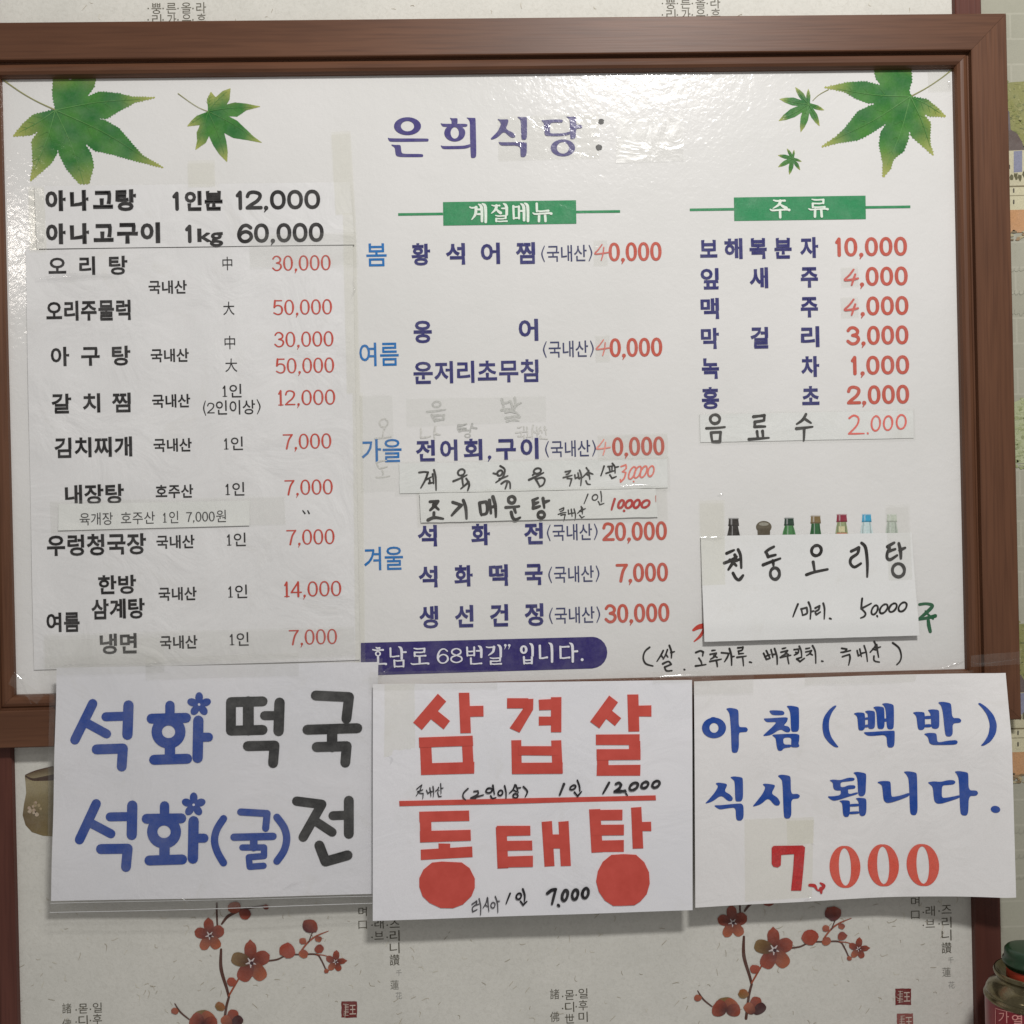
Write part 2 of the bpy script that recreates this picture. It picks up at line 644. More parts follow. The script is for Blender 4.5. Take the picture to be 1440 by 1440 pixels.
VV = {
    'ㅏ': [('v', [(.35, 0), (.35, 1)]), ('a', [(.35, .45), (1, .44)])],
    'ㅐ': [('v', [(.2, .03), (.2, .93)]), ('v', [(.85, 0), (.85, 1)]), ('a', [(.2, .45), (.85, .45)])],
    'ㅑ': [('v', [(.35, 0), (.35, 1)]), ('a', [(.35, .33), (1, .32)]), ('a', [(.35, .6), (1, .59)])],
    'ㅓ': [('v', [(.8, 0), (.8, 1)]), ('a', [(.1, .42), (.8, .42)])],
    'ㅔ': [('v', [(.45, .03), (.45, .95)]), ('v', [(.95, 0), (.95, 1)]), ('a', [(.0, .42), (.45, .42)])],
    'ㅕ': [('v', [(.8, 0), (.8, 1)]), ('a', [(.1, .3), (.8, .3)]), ('a', [(.1, .56), (.8, .56)])],
    'ㅖ': [('v', [(.5, .03), (.5, .95)]), ('v', [(.95, 0), (.95, 1)]), ('a', [(.0, .3), (.5, .3)]), ('a', [(.0, .56), (.5, .56)])],
    'ㅣ': [('v', [(.75, 0), (.75, 1)])],
}
HV = {
    'ㅗ': [('s', [(.5, .05), (.5, .8)]), ('H', [(0, .85), (1, .82)])],
    'ㅛ': [('s', [(.34, .05), (.34, .8)]), ('s', [(.66, .05), (.66, .8)]), ('H', [(0, .85), (1, .82)])],
    'ㅜ': [('H', [(0, .16), (1, .13)]), ('s', [(.52, .16), (.52, 1)])],
    'ㅠ': [('H', [(0, .16), (1, .13)]), ('s', [(.34, .16), (.32, 1)]), ('s', [(.66, .16), (.68, 1)])],
    'ㅡ': [('H', [(0, .5), (1, .47)])],
}
CMP = {'ㅘ': ('ㅗ', 'ㅏ'), 'ㅙ': ('ㅗ', 'ㅐ'), 'ㅚ': ('ㅗ', 'ㅣ'), 'ㅝ': ('ㅜ', 'ㅓ'), 'ㅟ': ('ㅜ', 'ㅣ'), 'ㅢ': ('ㅡ', 'ㅣ')}


def syllable(ch):
    """all strokes of one hangul block in a unit box"""
    i = ord(ch) - 0xAC00
    c, v, f = CH[i // 588], VO[(i % 588) // 28], FI[i % 28]
    out = []

    def put(strokes, b):
        is_c = len(out) == 0 or b[1] > .6
        for k, p in strokes:
            if k == 'v' and is_c:
                k = 'c'
            if k == 'o':
                q = p[0]
                cx, cy = b[0] + q[0] * (b[2] - b[0]), b[1] + q[1] * (b[3] - b[1])
                if len(q) > 2:
                    r = q[2]
                    ry = r * (b[3] - b[1]); rx = min(r * (b[2] - b[0]), ry * 1.25)
                else:
                    rx, ry = .46 * (b[2] - b[0]), .46 * (b[3] - b[1])
                    rx = min(rx, ry * 1.5); ry = min(ry, rx * 1.15)
                out.append(('o', [(cx, cy, rx, ry)]))
            else:
                out.append((k, mv(p, b)))
    wide = v in ('ㅐ', 'ㅔ', 'ㅖ', 'ㅒ')
    if v in VV:
        xs = .50 if wide else .60
        if f:
            put(cons(c), (.02, .05, xs - .04, .52)); put(VV[v], (xs, 0, 1, .60)); put(cons(f, True), (.22, .66, .92, 1))
        else:
            put(cons(c), (.02, .12, xs - .04, .86)); put(VV[v], (xs, 0, 1, 1))
    elif v in HV:
        if f:
            put(cons(c, True), (.17, 0, .83, .38 if v == 'ㅡ' else .31)); put(HV[v], (0, .38 if v == 'ㅡ' else .34, 1, .63)); put(cons(f, True), (.18, .69, .84, 1))
        else:
            put(cons(c, True), (.15, 0, .85, .48)); put(HV[v], (0, .50, 1, 1))
    else:
        a, b2 = CMP[v]
        if f:
            put(cons(c, True), (.05, .02, .62, .30)); put(HV[a], (0, .33, .70, .56)); put(VV[b2], (.62, 0, 1, .62)); put(cons(f, True), (.22, .68, .90, 1))
        else:
            put(cons(c, True), (.05, .06, .62, .46)); put(HV[a], (0, .50, .70, .82)); put(VV[b2], (.62, 0, 1, 1))
    return out


def brush(ink, ch, x0, y0, x1, y1, w, style='serif', color=None, tilt=True, slant=0.0, jit=0.0):
    """draw a hangul block in the pixel box with a broad serif pen, or a hand-held marker"""
    xc, yc = (x0 + x1) / 2, (y0 + y1) / 2
    sl = slope(yc) if tilt else 0.0

    def M(p):
        X, Y = x0 + p[0] * (x1 - x0), y0 + p[1] * (y1 - y0)
        X += random.uniform(-jit, jit) * 1.3; Y += random.uniform(-jit, jit) * 1.3
        return (X + (Y - yc) * ((LEAN if tilt else 0) - slant), Y - (X - xc) * sl)
    strokes = syllable(ch)
    fine = max(.78, 1.14 - .036 * len(strokes))
    for k, p in strokes:
        if k == 'o':
            cx, cy, rx, ry = p[0]
            pts, ws = [], []
            st = random.uniform(0, 6)
            RX, RY = rx * (x1 - x0), ry * (y1 - y0)
            RX = min(RX, RY * 1.5); RY = min(RY, RX * 1.35)
            wc = min(w, RY * .60)
            RX -= wc * .4; RY -= wc * .35
            C = (x0 + cx * (x1 - x0), y0 + cy * (y1 - y0))
            n = 18
            for i in range(n):
                a = 2 * math.pi * i / n + (st if style == 'hand' else 0)
                X, Y = C[0] + RX * math.cos(a), C[1] + RY * math.sin(a)
                pts.append((X + (Y - yc) * ((LEAN if tilt else 0) - slant) + random.uniform(-jit, jit) * .25, Y - (X - xc) * sl + random.uniform(-jit, jit) * .25))
                ws.append(wc * (0.62 + 0.38 * abs(math.cos(a))) if style == 'serif' else wc * random.uniform(.9, 1.05))
            ink.strip(pts, ws, color, closed=True)
            continue
        q = [M(a) for a in p]
        if style == 'hand':
            if len(q) == 2:
                a, b = q
                mx, my = (a[0] + b[0]) / 2 + random.uniform(-1, 1) * jit, (a[1] + b[1]) / 2 + random.uniform(-1, 1) * jit
                q = [a, (mx, my), b]
            ws = [w * random.uniform(.95, 1.35)] + [w * random.uniform(.8, 1.1)] * (len(q) - 2) + [w * random.uniform(.45, .95)]
            ink.curve(q, ws, color, sub=4)
        else:
            if k == 'c':
                ink.curve([q[0], q[1]], [w * .82 * fine, w * .76 * fine], color, sub=3)
            elif k == 'v':
                (ax, ay), (bx, by) = q
                L = by - ay
                if L < w * 2.2:
                    ink.strip([q[0], q[1]], [w * .85, w * .85], color)
                else:
                    ink.curve([(ax - w * 1.0, ay - w * .1), (ax - w * .3, ay + w * .32), (ax + .02 * w, ay + w * 1.1), (bx, ay + L * .5), (bx, by)], [w * .35, w * .9, w, w * .92, w * .85], color, sub=4)
            elif k == 's':
                ink.strip([q[0], q[1]], [w * .8, w * .8], color)
            elif k in 'hHa':
                (ax, ay), (bx, by) = q
                t = w * .58 * fine
                if k == 'H':
                    ink.curve([(ax, ay - t * .5), (ax + (bx - ax) * .12, ay + t * .1), (ax + (bx - ax) * .5, ay + (by - ay) * .5), (ax + (bx - ax) * .88, by - t * .1), (bx, by + t * .15)], [t * .7, t * 1.1, t, t * 1.15, t * 1.6], color, sub=4)
                elif k == 'a':
                    ink.strip([q[0], q[1]], [t * 1.1, t * 1.4], color)
                else:
                    ink.curve([(ax, ay - t * .35), (ax + (bx - ax) * .3, ay + (by - ay) * .3 + t * .1), (ax + (bx - ax) * .75, ay + (by - ay) * .75), (bx, by)], [t * .8, t * 1.05, t * 1.0, t * 1.35], color, sub=4)
            elif k == 'l':
                ws = [w * 1.0, w * .85, w * .28] if len(q) == 3 else [w] * len(q)
                ink.curve(q, ws, color, sub=5)
            elif k == 'r':
                ink.curve(q, [w * .35, w * .85, w * 1.0], color, sub=5)


DIG = {
    '1': [[(.18, .2), (.5, 0), (.5, 1)]],
    '2': [[(.08, .26), (.2, .06), (.5, 0), (.84, .1), (.9, .3), (.7, .56), (.3, .8), (.05, .98)], [(.05, .98), (.95, .98)]],
    '3': [[(.1, .18), (.3, .02), (.62, .02), (.86, .2), (.78, .4), (.45, .48)], [(.45, .48), (.82, .56), (.92, .76), (.7, .97), (.35, 1), (.06, .84)]],
    '4': [[(.7, 0), (.02, .72)], [(.02, .72), (1, .72)], [(.7, 0), (.7, 1)]],
    '5': [[(.88, .02), (.2, .02)], [(.2, .02), (.12, .48)], [(.12, .48), (.4, .36), (.78, .42), (.92, .66), (.8, .92), (.45, 1), (.06, .88)]],
    '6': [[(.88, .16), (.62, 0), (.3, .08), (.08, .42), (.08, .75), (.3, .99), (.65, .99), (.9, .78), (.84, .52), (.55, .4), (.25, .48), (.1, .65)]],
    '7': [[(.05, .02), (.95, .02)], [(.95, .02), (.6, .4), (.38, 1)]],
    '8': [[(.5, .48), (.16, .34), (.16, .12), (.5, 0), (.84, .12), (.84, .34), (.5, .48), (.1, .62), (.08, .86), (.5, 1), (.92, .86), (.9, .62), (.5, .48)]],
    '9': [[(.9, .4), (.6, .55), (.2, .5), (.08, .25), (.3, .02), (.7, .02), (.92, .25), (.88, .65), (.6, 1)]],
}
DW = {'1': .55, ',': .32, '.': .32, ' ': .5, '(': .4, ')': .4}


def digits(ink, text, x0, x1, yc, h, w, contrast=0.0, color=None, serif=False, jit=0.0, slant=0.0, gap=0.16, tilt=True, rise=0.0):
    """numerals drawn between x0 and x1, cap height h"""
    tot = sum(DW.get(c, 1.0) for c in text) + gap * (len(text) - 1)
    u = (x1 - x0) / tot
    x = x0
    xc = (x0 + x1) / 2
    sl = slope(yc) if tilt else 0
    sl += rise

    def M(X, Y):
        X += random.uniform(-jit, jit); Y += random.uniform(-jit, jit)
        return (X + (Y) * ((LEAN if tilt else 0) - slant), yc + Y - (X - xc) * sl)

    def wd(a, b):
        dx, dy = b[0] - a[0], b[1] - a[1]
        return w * (1 - contrast * abs(dx) / (math.hypot(dx, dy) + 1e-6))
    for c in text:
        cw = DW.get(c, 1.0) * u
        if c == '0':
            pts, ws = [], []
            n = 20
            rx, ry = cw / 2 - w * .42, h / 2 - w * .3
            st = random.uniform(0, 6) if jit else 0
            for i in range(n):
                a = 2 * math.pi * i / n + st
                e = 0.9
                pts.append(M(x + cw / 2 + rx * math.copysign(abs(math.cos(a)) ** e, math.cos(a)), ry * math.copysign(abs(math.sin(a)) ** e, math.sin(a))))
                ws.append(w * (1 - contrast * abs(math.sin(a))))
            if jit:
                ink.strip(pts + [pts[0]], ws + [ws[0]], color)
            else:
                ink.strip(pts, ws, color, closed=True)
        elif c in DIG:
            for st in DIG[c]:
                q = [M(x + p[0] * cw, (p[1] - .5) * (h - w * .6)) for p in st]
                if len(q) == 2 or (c == '1'):
                    for a, b in zip(q[:-1], q[1:]):
                        ink.strip([a, b], [wd(a, b)] * 2, color)
                else:
                    ws = []
                    for i in range(len(q)):
                        ws.append(wd(q[max(0, i - 1)], q[min(len(q) - 1, i + 1)]))
                    ink.curve(q, ws, color, sub=4)
            if serif and c in '1':
                a, b = M(x + cw * .1, (h - w * .6) / 2), M(x + cw * .9, (h - w * .6) / 2)
                ink.strip([a, b], [w * .45] * 2, color)
        elif c in ',.':
            a = M(x + cw * .5, h * .44)
            ink.disc(a[0], a[1], w * .62, w * .62, color, 10)
            if c == ',':
                b = M(x + cw * .15, h * .66)
                ink.strip([(a[0] + w * .25, a[1]), b], [w * .7, w * .25], color)
        elif c in '()':
            sg = 1 if c == '(' else -1
            q = [M(x + cw * (.5 + sg * .35), -h * .68), M(x + cw * (.5 - sg * .3), 0), M(x + cw * (.5 + sg * .35), h * .68)]
            ink.curve(q, [w * .5, w, w * .5], color)
        x += cw + gap * u


def hand(ink, text, x0, y0, x1, y1, w, color=None, jit=0.7, slant=0.12, rise=0.0):
    """marker writing: hangul blocks and numerals mixed, filling the box"""
    U = {'(': .4, ')': .4, '.': .35, ',': .35, ' ': .5, '1': .45}
    wd = [U.get(c, .62 if c.isdigit() else 1.0) for c in text]
    gap = .10
    u = (x1 - x0) / (sum(wd) + gap * (len(text) - 1))
    x = x0
    H = y1 - y0
    for c, q in zip(text, wd):
        cw = q * u
        dy = -(x - x0) * rise
        n0 = len(ink.v)
        xa = x
        if c == ' ':
            pass
        elif 0xAC00 <= ord(c) <= 0xD7A3:
            a, b = random.uniform(-.04, .04) * H, random.uniform(-.04, .04) * H
            brush(ink, c, x, y0 + a + dy, x + cw, y1 + b + dy, w, 'hand', color, True, slant, jit)
        else:
            digits(ink, c, x, x + cw, (y0 + y1) / 2 + dy, H * (.8 if c.isdigit() else .7), w, 0, color, jit=jit * .8, slant=slant + .08, rise=0)
        if jit and c not in ' .,':
            # each letter sits at its own small angle and size
            t, k_ = math.radians(random.uniform(-5, 4)), random.uniform(.92, 1.06)
            cx, cy = xa + cw / 2, (y0 + y1) / 2 + dy
            for i in range(n0, len(ink.v)):
                X, Y, kk = ink.v[i]
                X -= cx; Y -= cy
                ink.v[i] = (cx + (X * math.cos(t) - Y * math.sin(t)) * k_, cy + (X * math.sin(t) + Y * math.cos(t)) * k_, kk)
        x += cw + gap * u


def chaikin(p, it=2):
    for _ in range(it):
        q = []
        for i in range(len(p)):
            a, b = p[i], p[(i + 1) % len(p)]
            q += [(a[0] * .8 + b[0] * .2, a[1] * .8 + b[1] * .2), (a[0] * .2 + b[0] * .8, a[1] * .2 + b[1] * .8)]
        p = q
    return p


def shape(ink, ox, oy, sc, polys=(), rings=(), color=None):
    """brush-letter pieces by their outlines; rings are (cx, cy, outer rx, outer ry, inner rx, inner ry)"""
    for p in polys:
        ink.poly(chaikin([(ox + x / sc, oy + y / sc) for x, y in p], 2), color)
    for cx, cy, rx, ry, ix, iy in rings:
        n = 30
        b = len(ink.v)
        ink.k = ink.k % 13 + 1
        for i in range(n):
            a = 2 * math.pi * i / n
            for u, v in ((rx, ry), (ix, iy)):
                ink.v.append((ox + (cx + u * math.cos(a)) / sc, oy + (cy + v * math.sin(a)) / sc, ink.k)); ink.c.append(color or ink.color)
        for i in range(n):
            j = (i + 1) % n
            ink.f.append((b + 2 * i, b + 2 * i + 1, b + 2 * j + 1, b + 2 * j))


def pen(ink, ox, oy, sc, w, strokes, color=None):
    """marker strokes as they run; a stroke is a list of points, or ('o', cx, cy, rx, ry, slant)"""
    for st in strokes:
        if st[0] == 'o':
            _, cx, cy, rx, ry, sl = st
            a0 = random.uniform(4.2, 5.2)
            pts, ws = [], []
            for i in range(15):
                a = a0 - 2 * math.pi * i / 13.6
                X, Y = rx * math.cos(a), ry * math.sin(a)
                pts.append((ox + (cx + X - Y * sl) / sc, oy + (cy + Y) / sc)); ws.append(w / sc * random.uniform(.86, 1.12))
            ink.curve(pts, ws, color, sub=2)
            continue
        pts = [(ox + x / sc, oy + y / sc) for x, y in st]
        # sharp turns start a new run of the pen
        run = [pts[0]]
        runs = []
        for i in range(1, len(pts)):
            run.append(pts[i])
            if i < len(pts) - 1:
                a, b, c = pts[i - 1], pts[i], pts[i + 1]
                d = ((b[0] - a[0]) * (c[0] - b[0]) + (b[1] - a[1]) * (c[1] - b[1])) / ((math.dist(a, b) * math.dist(b, c)) or 1)
                if d < .25:
                    runs.append(run); run = [pts[i]]
        runs.append(run)
        for j, q in enumerate(runs):
            n = len(q)
            ws = [w / sc * random.uniform(.88, 1.12) for _ in q]
            if j == len(runs) - 1:
                ws[-1] *= .72
            if j == 0:
                ws[0] *= 1.05
            if n == 2:
                q = [q[0], ((q[0][0] + q[1][0]) / 2 + random.uniform(-.2, .2), (q[0][1] + q[1][1]) / 2 + random.uniform(-.2, .2)), q[1]]
                ws = [ws[0], w / sc * random.uniform(.85, 1), ws[1]]
            ink.curve(q, ws, color, sub=4)


# ------------------------------------------------------------------ colours of the prints
NAVY = A(58, 58, 112)
NAVY2 = A(66, 70, 105)
PURPLE = A(74, 68, 124)
SKYB = A(40, 112, 178)
RED = A(190, 92, 78)
REDH = A(205, 92, 82)
REDL = A(232, 150, 138)
GREEN = A(58, 138, 92)
GREENL = A(70, 140, 96)
PALE = A(222, 232, 220)
BAR = A(52, 44, 106)
INKK = A(46, 44, 44)
HANDK = A(44, 42, 40)
GHOST = A(198, 198, 194)

# ------------------------------------------------------------------ the wall
def rect_mesh(name, x0, x1, z0, z1, y, mat, parent=None, thick=0.02, nx=1):
    vs = [(x0, y, z0), (x1, y, z0), (x1, y, z1), (x0, y, z1), (x0, y + thick, z0), (x1, y + thick, z0), (x1, y + thick, z1), (x0, y + thick, z1)]
    fs = [(0, 1, 2, 3), (5, 4, 7, 6), (0, 4, 5, 1), (1, 5, 6, 2), (2, 6, 7, 3), (3, 7, 4, 0)]
    return mesh(name, vs, fs, mat, parent)


XB = P(1366, 1300, WALL)[0]         # right edge of the blossom paper
XR = P(1405, 1300, WALL)[0]         # right edge of the right batten
XL = P(25, 1250, WALL)[0]
wall = rect_mesh('wall', XL - 0.10, XB + 0.02, -0.80, 0.75, WALL, M_HANJI)
wall['kind'] = 'structure'
side_wall = rect_mesh('side_wall', XB + 0.0201, 1.05, -0.80, 0.75, WALL, M_BRICKPAPER)
side_wall['kind'] = 'structure'


def batten(x0, x1, label, steps):
    """plain upright batten with a stepped edge"""
    y0 = WALL - 0.006
    prof = [(x0, WALL)] + [(x0 + 0.0008, y0 + 0.001), (x0 + 0.0018, y0)]
    for s in steps:
        prof += [(s, y0), (s + 0.0008, y0 + 0.002), (s + 0.0022, y0 + 0.002), (s + 0.003, y0)]
    prof += [(x1 - 0.0018, y0), (x1 - 0.0008, y0 + 0.001), (x1, WALL)]
    z0, z1 = -0.80, 0.75
    vs, fs = [], []
    for x, y in prof:
        vs += [(x, y, z0), (x, y, z1)]
    for i in range(len(prof) - 1):
        fs.append((2 * i, 2 * i + 2, 2 * i + 3, 2 * i + 1))
    n = len(prof)
    fs.append(tuple(2 * i + 1 for i in range(n)))
    fs.append(tuple(2 * i for i in reversed(range(n))))
    return tag(mesh('wood_batten', vs, fs, M_BATTEN), label, 'wood trim', 'wood battens on the papered wall')


XT0, XT1 = P(1345, 15, WALL)[0], P(1383, 15, WALL)[0]
batten(XB, XR, 'dark reddish wood batten between the blossom wallpaper and the pale brick wallpaper', [])
batten(XL - 0.034, XL, 'dark reddish wood batten at the left edge, beside the jar printed on the wallpaper', [XL - 0.019])

# --- prints on the wallpaper
def wp(ink, name, parent=wall, label=None, kind=None, eps=0.00025):
    return ink.build(name, M_INK, parent, eps=eps, base=WALL, label=label, kind=kind)


# fibres in the paper
I = Ink()
for i in range(260):
    top = random.random() < .12
    x = random.uniform(30, 1360)
    y = random.uniform(0, 34) if top else random.uniform(1255, 1440)
    a = random.uniform(0, math.pi)
    L = random.uniform(3, 11)
    c = random.choice([A(172, 164, 146), A(160, 152, 134), A(205, 200, 184), A(184, 176, 160)])
    b = random.uniform(-.3, .3)
    I.curve([(x, y), (x + L / 2 * math.cos(a) - b * L, y + L / 2 * math.sin(a) + b * L), (x + L * math.cos(a), y + L * math.sin(a))], [.5, .8, .4], c, sub=3)
wp(I, 'paper_fibre', kind='stuff', eps=0.00015)

# old script at the top
SCRIPT = A(96, 92, 80)
for dx, dy in ((0, 0), (723, -7)):
    I = Ink(SCRIPT)
    for i, ch in enumerate('뿡른올라'):
        word(I, ch, 213 + dx + i * 21, 227 + dx + i * 21, 12 + dy - i * .3, 15, 0.002)
        I.disc(208.5 + dx + i * 21, 12 + dy, 1.0)
    for i, ch in enumerate('리가우후'):
        word(I, ch, 214 + dx + i * 21, 227 + dx + i * 21, 28 + dy - i * .3, 15, 0.002)
        I.disc(208.5 + dx + i * 21, 28 + dy, 1.0)
    wp(I, 'script_print')


def script_cols(cols, k=1.0):
    I = Ink(SCRIPT)
    for x, y, text, size, step, strength in cols:
        c = A(*[int(SC0 + (205 - SC0) * (1 - strength)) for SC0 in (84, 80, 68)])
        for i, ch in enumerate(text):
            if ch == ' ':
                continue
            word(I, ch, x - size / 2, x + size / 2, y + i * step, size * 1.05, 0.004, c)
            if strength > .9 and i < 2:
                I.disc(x - size * .75, y + i * step + 2, 1.0, color=c)
    wp(I, 'script_print')


script_cols([(137, 1417, '일후미', 13, 16, 1), (117, 1418, '몯디', 13, 17, 1), (94, 1418, '諸佛', 13, 22, .8)])
script_cols([(820, 1397, '일후미', 13, 16.5, 1), (801, 1399, '몯디世', 13, 17, 1), (780, 1398, '諸', 13, 22, .85), (780, 1430, '佛', 13, 20, .85)])
script_cols([(555, 1299, '즈리니讚', 14, 17, 1), (533, 1299, '래브', 13, 17, 1), (510, 1282, '며口', 12, 18, .9), (555, 1385, '蓮', 12, 14, .6), (561, 1400, '花', 9, 14, .4), (561, 1368, '千', 8, 14, .4)])
script_cols([(1331, 1279, '즈리니讚', 14, 18, 1), (1308, 1281, '래브', 13, 18, 1), (1287, 1268, '며口', 12, 18, .9), (1331, 1367, '蓮', 12, 14, .6), (1338, 1385, '花', 9, 14, .4), (1337, 1350, '千', 8, 14, .4)])

# red seals
def seal(x0, y0, x1, y1, strength=1.0):
    c = A(112, 40, 38) if strength == 1 else A(140, 84, 78)
    I = Ink(c)
    pts = []
    for (a, b), (d, e) in (((x0, y0), (x1, y0)), ((x1, y0), (x1, y1)), ((x1, y1), (x0, y1)), ((x0, y1), (x0, y0))):
        for t in range(6):
            pts.append((a + (d - a) * t / 6 + random.uniform(-.4, .4), b + (e - b) * t / 6 + random.uniform(-.4, .4)))
    I.poly(pts, c, k=0)
    lc = A(196, 178, 166)
    w_, h_ = x1 - x0, y1 - y0
    I2 = Ink(lc)
    word(I2, '王', x0 + w_ * .52, x1 - w_ * .06, (y0 + y1) / 2, h_ * .62, 0.01, lc)
    for i in range(7):
        yy = y0 + h_ * (.16 + .11 * i)
        I2.strip([(x0 + w_ * .12 + random.uniform(0, 3), yy), (x0 + w_ * .46, yy + random.uniform(-1, 1))], [.9, .7], lc)
    I2.strip([(x0 + w_ * .3, y0 + h_ * .15), (x0 + w_ * .26, y0 + h_ * .85)], [.9, .9], lc)
    s = wp(I, 'seal_print')
    I2.build('seal_lettering', M_INK, s, eps=0.0005, base=WALL)


seal(480, 1408, 502, 1431)
seal(1259, 1390, 1281, 1413)
seal(1261, 1425, 1284, 1448, .7)

# blossom sprays
def petal(I, cx, cy, ang, L, wd, ci, co, tip=0.0):
    pts, cols = [(cx, cy)], [ci]
    n = 11
    for i in range(1, n):
        t = i / n
        a = math.pi * t
        r = L * (.5 - .5 * math.cos(a))
        hw = wd / 2 * math.sin(a) ** .75 * (0.75 + .5 * t)
        pts.append((cx + r * math.cos(ang) - hw * math.sin(ang), cy + r * math.sin(ang) + hw * math.cos(ang)))
        cols.append(mixrgb(ci, co, min(1, t * 1.3)))
    pts.append((cx + L * (1 + tip) * math.cos(ang), cy + L * (1 + tip) * math.sin(ang))); cols.append(co)
    for i in range(n - 1, 0, -1):
        t = i / n
        a = math.pi * t
        r = L * (.5 - .5 * math.cos(a))
        hw = -wd / 2 * math.sin(a) ** .75 * (0.75 + .5 * t)
        pts.append((cx + r * math.cos(ang) - hw * math.sin(ang) + random.uniform(-.3, .3), cy + r * math.sin(ang) + hw * math.cos(ang)))
        cols.append(mixrgb(ci, co, min(1, t * 1.3)))
    I.poly(pts, cols=cols)


def mixrgb(a, b, t): return tuple(a[i] + (b[i] - a[i]) * t for i in range(4))


OR1, OR2, DK, OL = A(146, 72, 54), A(162, 92, 66), A(72, 42, 42), A(124, 98, 60)


def blossom(parent, cx, cy, spec, eye=3.4):
    I = Ink()
    for ang, L, wd, co, tip in spec:
        petal(I, cx, cy, math.radians(ang), L, wd, DK, co, tip)
    for i in range(5):
        a = math.radians(i * 72 + 20)
        I.strip([(cx, cy), (cx + eye * 1.7 * math.cos(a), cy + eye * 1.7 * math.sin(a))], [eye * .9, eye * .3], A(196, 186, 184))
    I.disc(cx + eye * .3, cy + eye * .2, eye * .62, color=A(60, 28, 36))
    I.build('blossom', M_INK, parent, eps=0.0006, base=WALL)


def bud(parent, cx, cy, r, c1, c2, ang=0.0):
    I = Ink()
    n = 14
    pts, cols = [], []
    for i in range(n):
        a = 2 * math.pi * i / n
        q = r * (1 + random.uniform(-.1, .1))
        x, y = q * 1.05 * math.cos(a), q * .92 * math.sin(a)
        pts.append((cx + x * math.cos(ang) - y * math.sin(ang), cy + x * math.sin(ang) + y * math.cos(ang)))
        cols.append(mixrgb(c1, c2, .5 - .5 * math.cos(a - 1.9)))
    I.poly(pts, cols=cols)
    I.build('bud', M_INK, parent, eps=0.0009, base=WALL)


def spray(ox, oy, cut=None):
    """plum spray of the wallpaper; coordinates are those of the left one"""
    br = Ink(A(92, 58, 44))
    T = lambda p: [(x + ox, y + oy) for x, y in p]
    B = A(84, 52, 42); B2 = A(150, 76, 52)
    br.curve(T([(311, 1335), (311, 1362), (319, 1390), (322, 1402)]), [3.2, 5.0, 4.0, 3.4], B)
    br.curve(T([(322, 1402), (318, 1418), (314, 1450)]), [3.4, 3.6, 4.0], B)
    br.curve(T([(322, 1400), (330, 1386), (337, 1374)]), [2.4, 2.6, 2.2], B2)
    br.curve(T([(305, 1270), (305, 1285), (306, 1305)]), [2.6, 2.6, 2.4], B)
    br.curve(T([(312, 1299), (320, 1289), (331, 1283), (345, 1278), (375, 1273)]), [2.6, 4.2, 3.6, 3, 1.6], B)
    br.curve(T([(376, 1351), (390, 1349), (404, 1343), (425, 1342), (445, 1342), (452, 1350), (459, 1365)]), [2.6, 2.4, 2.2, 2.2, 2.4, 2.2, 1.8], B)
    br.curve(T([(445, 1342), (455, 1343), (462, 1345)]), [1.6, 1.4, 1.2], B2)
    br.curve(T([(423, 1338), (433, 1325), (445, 1316), (462, 1309)]), [2.4, 2.6, 2.2, .8], B2)
    br.curve(T([(434, 1325), (437, 1317), (440, 1310)]), [1.8, 1.6, 1.6], B)
    br.curve(T([(246, 1411), (254, 1423), (266, 1433)]), [1.4, 2.4, 1.8], B)
    b = br.build('branch', M_INK, wall, eps=0.0003, base=WALL)
    Q = lambda x, y: (x + ox, y + oy)
    blossom(b, *Q(295, 1315), [(-95, 23, 14, OR1, .1), (-25, 21, 17, OR1, .05), (55, 22, 15, OR2, .0), (118, 22, 14, OR2, .05), (195, 21, 15, OR1, .05)])
    blossom(b, *Q(353, 1353), [(-92, 29, 17, OR1, .12), (-22, 27, 20, OR1, .06), (52, 30, 20, OR2, .0), (118, 29, 21, OR1, 0), (195, 28, 19, OL, .0)], 4.2)
    blossom(b, *Q(472, 1352), [(-85, 15, 9, OR1, .1), (-5, 14, 8, OR1, .2), (65, 14, 9, OR1, .0), (128, 14, 9, OR2, .1), (205, 14, 9, OR1, .05)], 2.2)
    blossom(b, *Q(286, 1439), [(-100, 19, 22, OL, 0), (-50, 19, 20, OR2, 0), (-150, 19, 20, OR1, 0), (-5, 20, 18, OR1, 0), (185, 20, 18, OR1, 0)], .1)
    blossom(b, *Q(325, 1443), [(-80, 24, 16, OR1, 0), (-40, 20, 14, DK, 0), (-130, 18, 14, OR2, 0)], .1)
    for x, y, r, c1, c2 in ((404, 1336, 11.5, OR1, A(158, 68, 52)), (436, 1302, 11, A(78, 40, 44), OR1), (426, 1323, 5, OR1, OR2), (448, 1320, 4.6, OR2, A(120, 60, 50)),
                            (427, 1341, 6.2, OR2, OR1), (449, 1334, 6.5, OR1, A(130, 66, 56)), (459, 1365, 3.4, OR1, OR2), (326, 1380, 6.6, OR1, A(160, 80, 62)),
                            (310, 1415, 7, OL, A(150, 90, 52)), (246, 1421, 5.2, OR1, OR2), (345, 1285, 8, OR1, A(110, 50, 44)), (330, 1276, 9, OR1, OR2), (374, 1275, 4, A(110, 56, 48), OR1)):
        bud(b, x + ox, y + oy, r, c1, c2, random.uniform(-.5, .5))


spray(0, 0)
spray(735, -18)

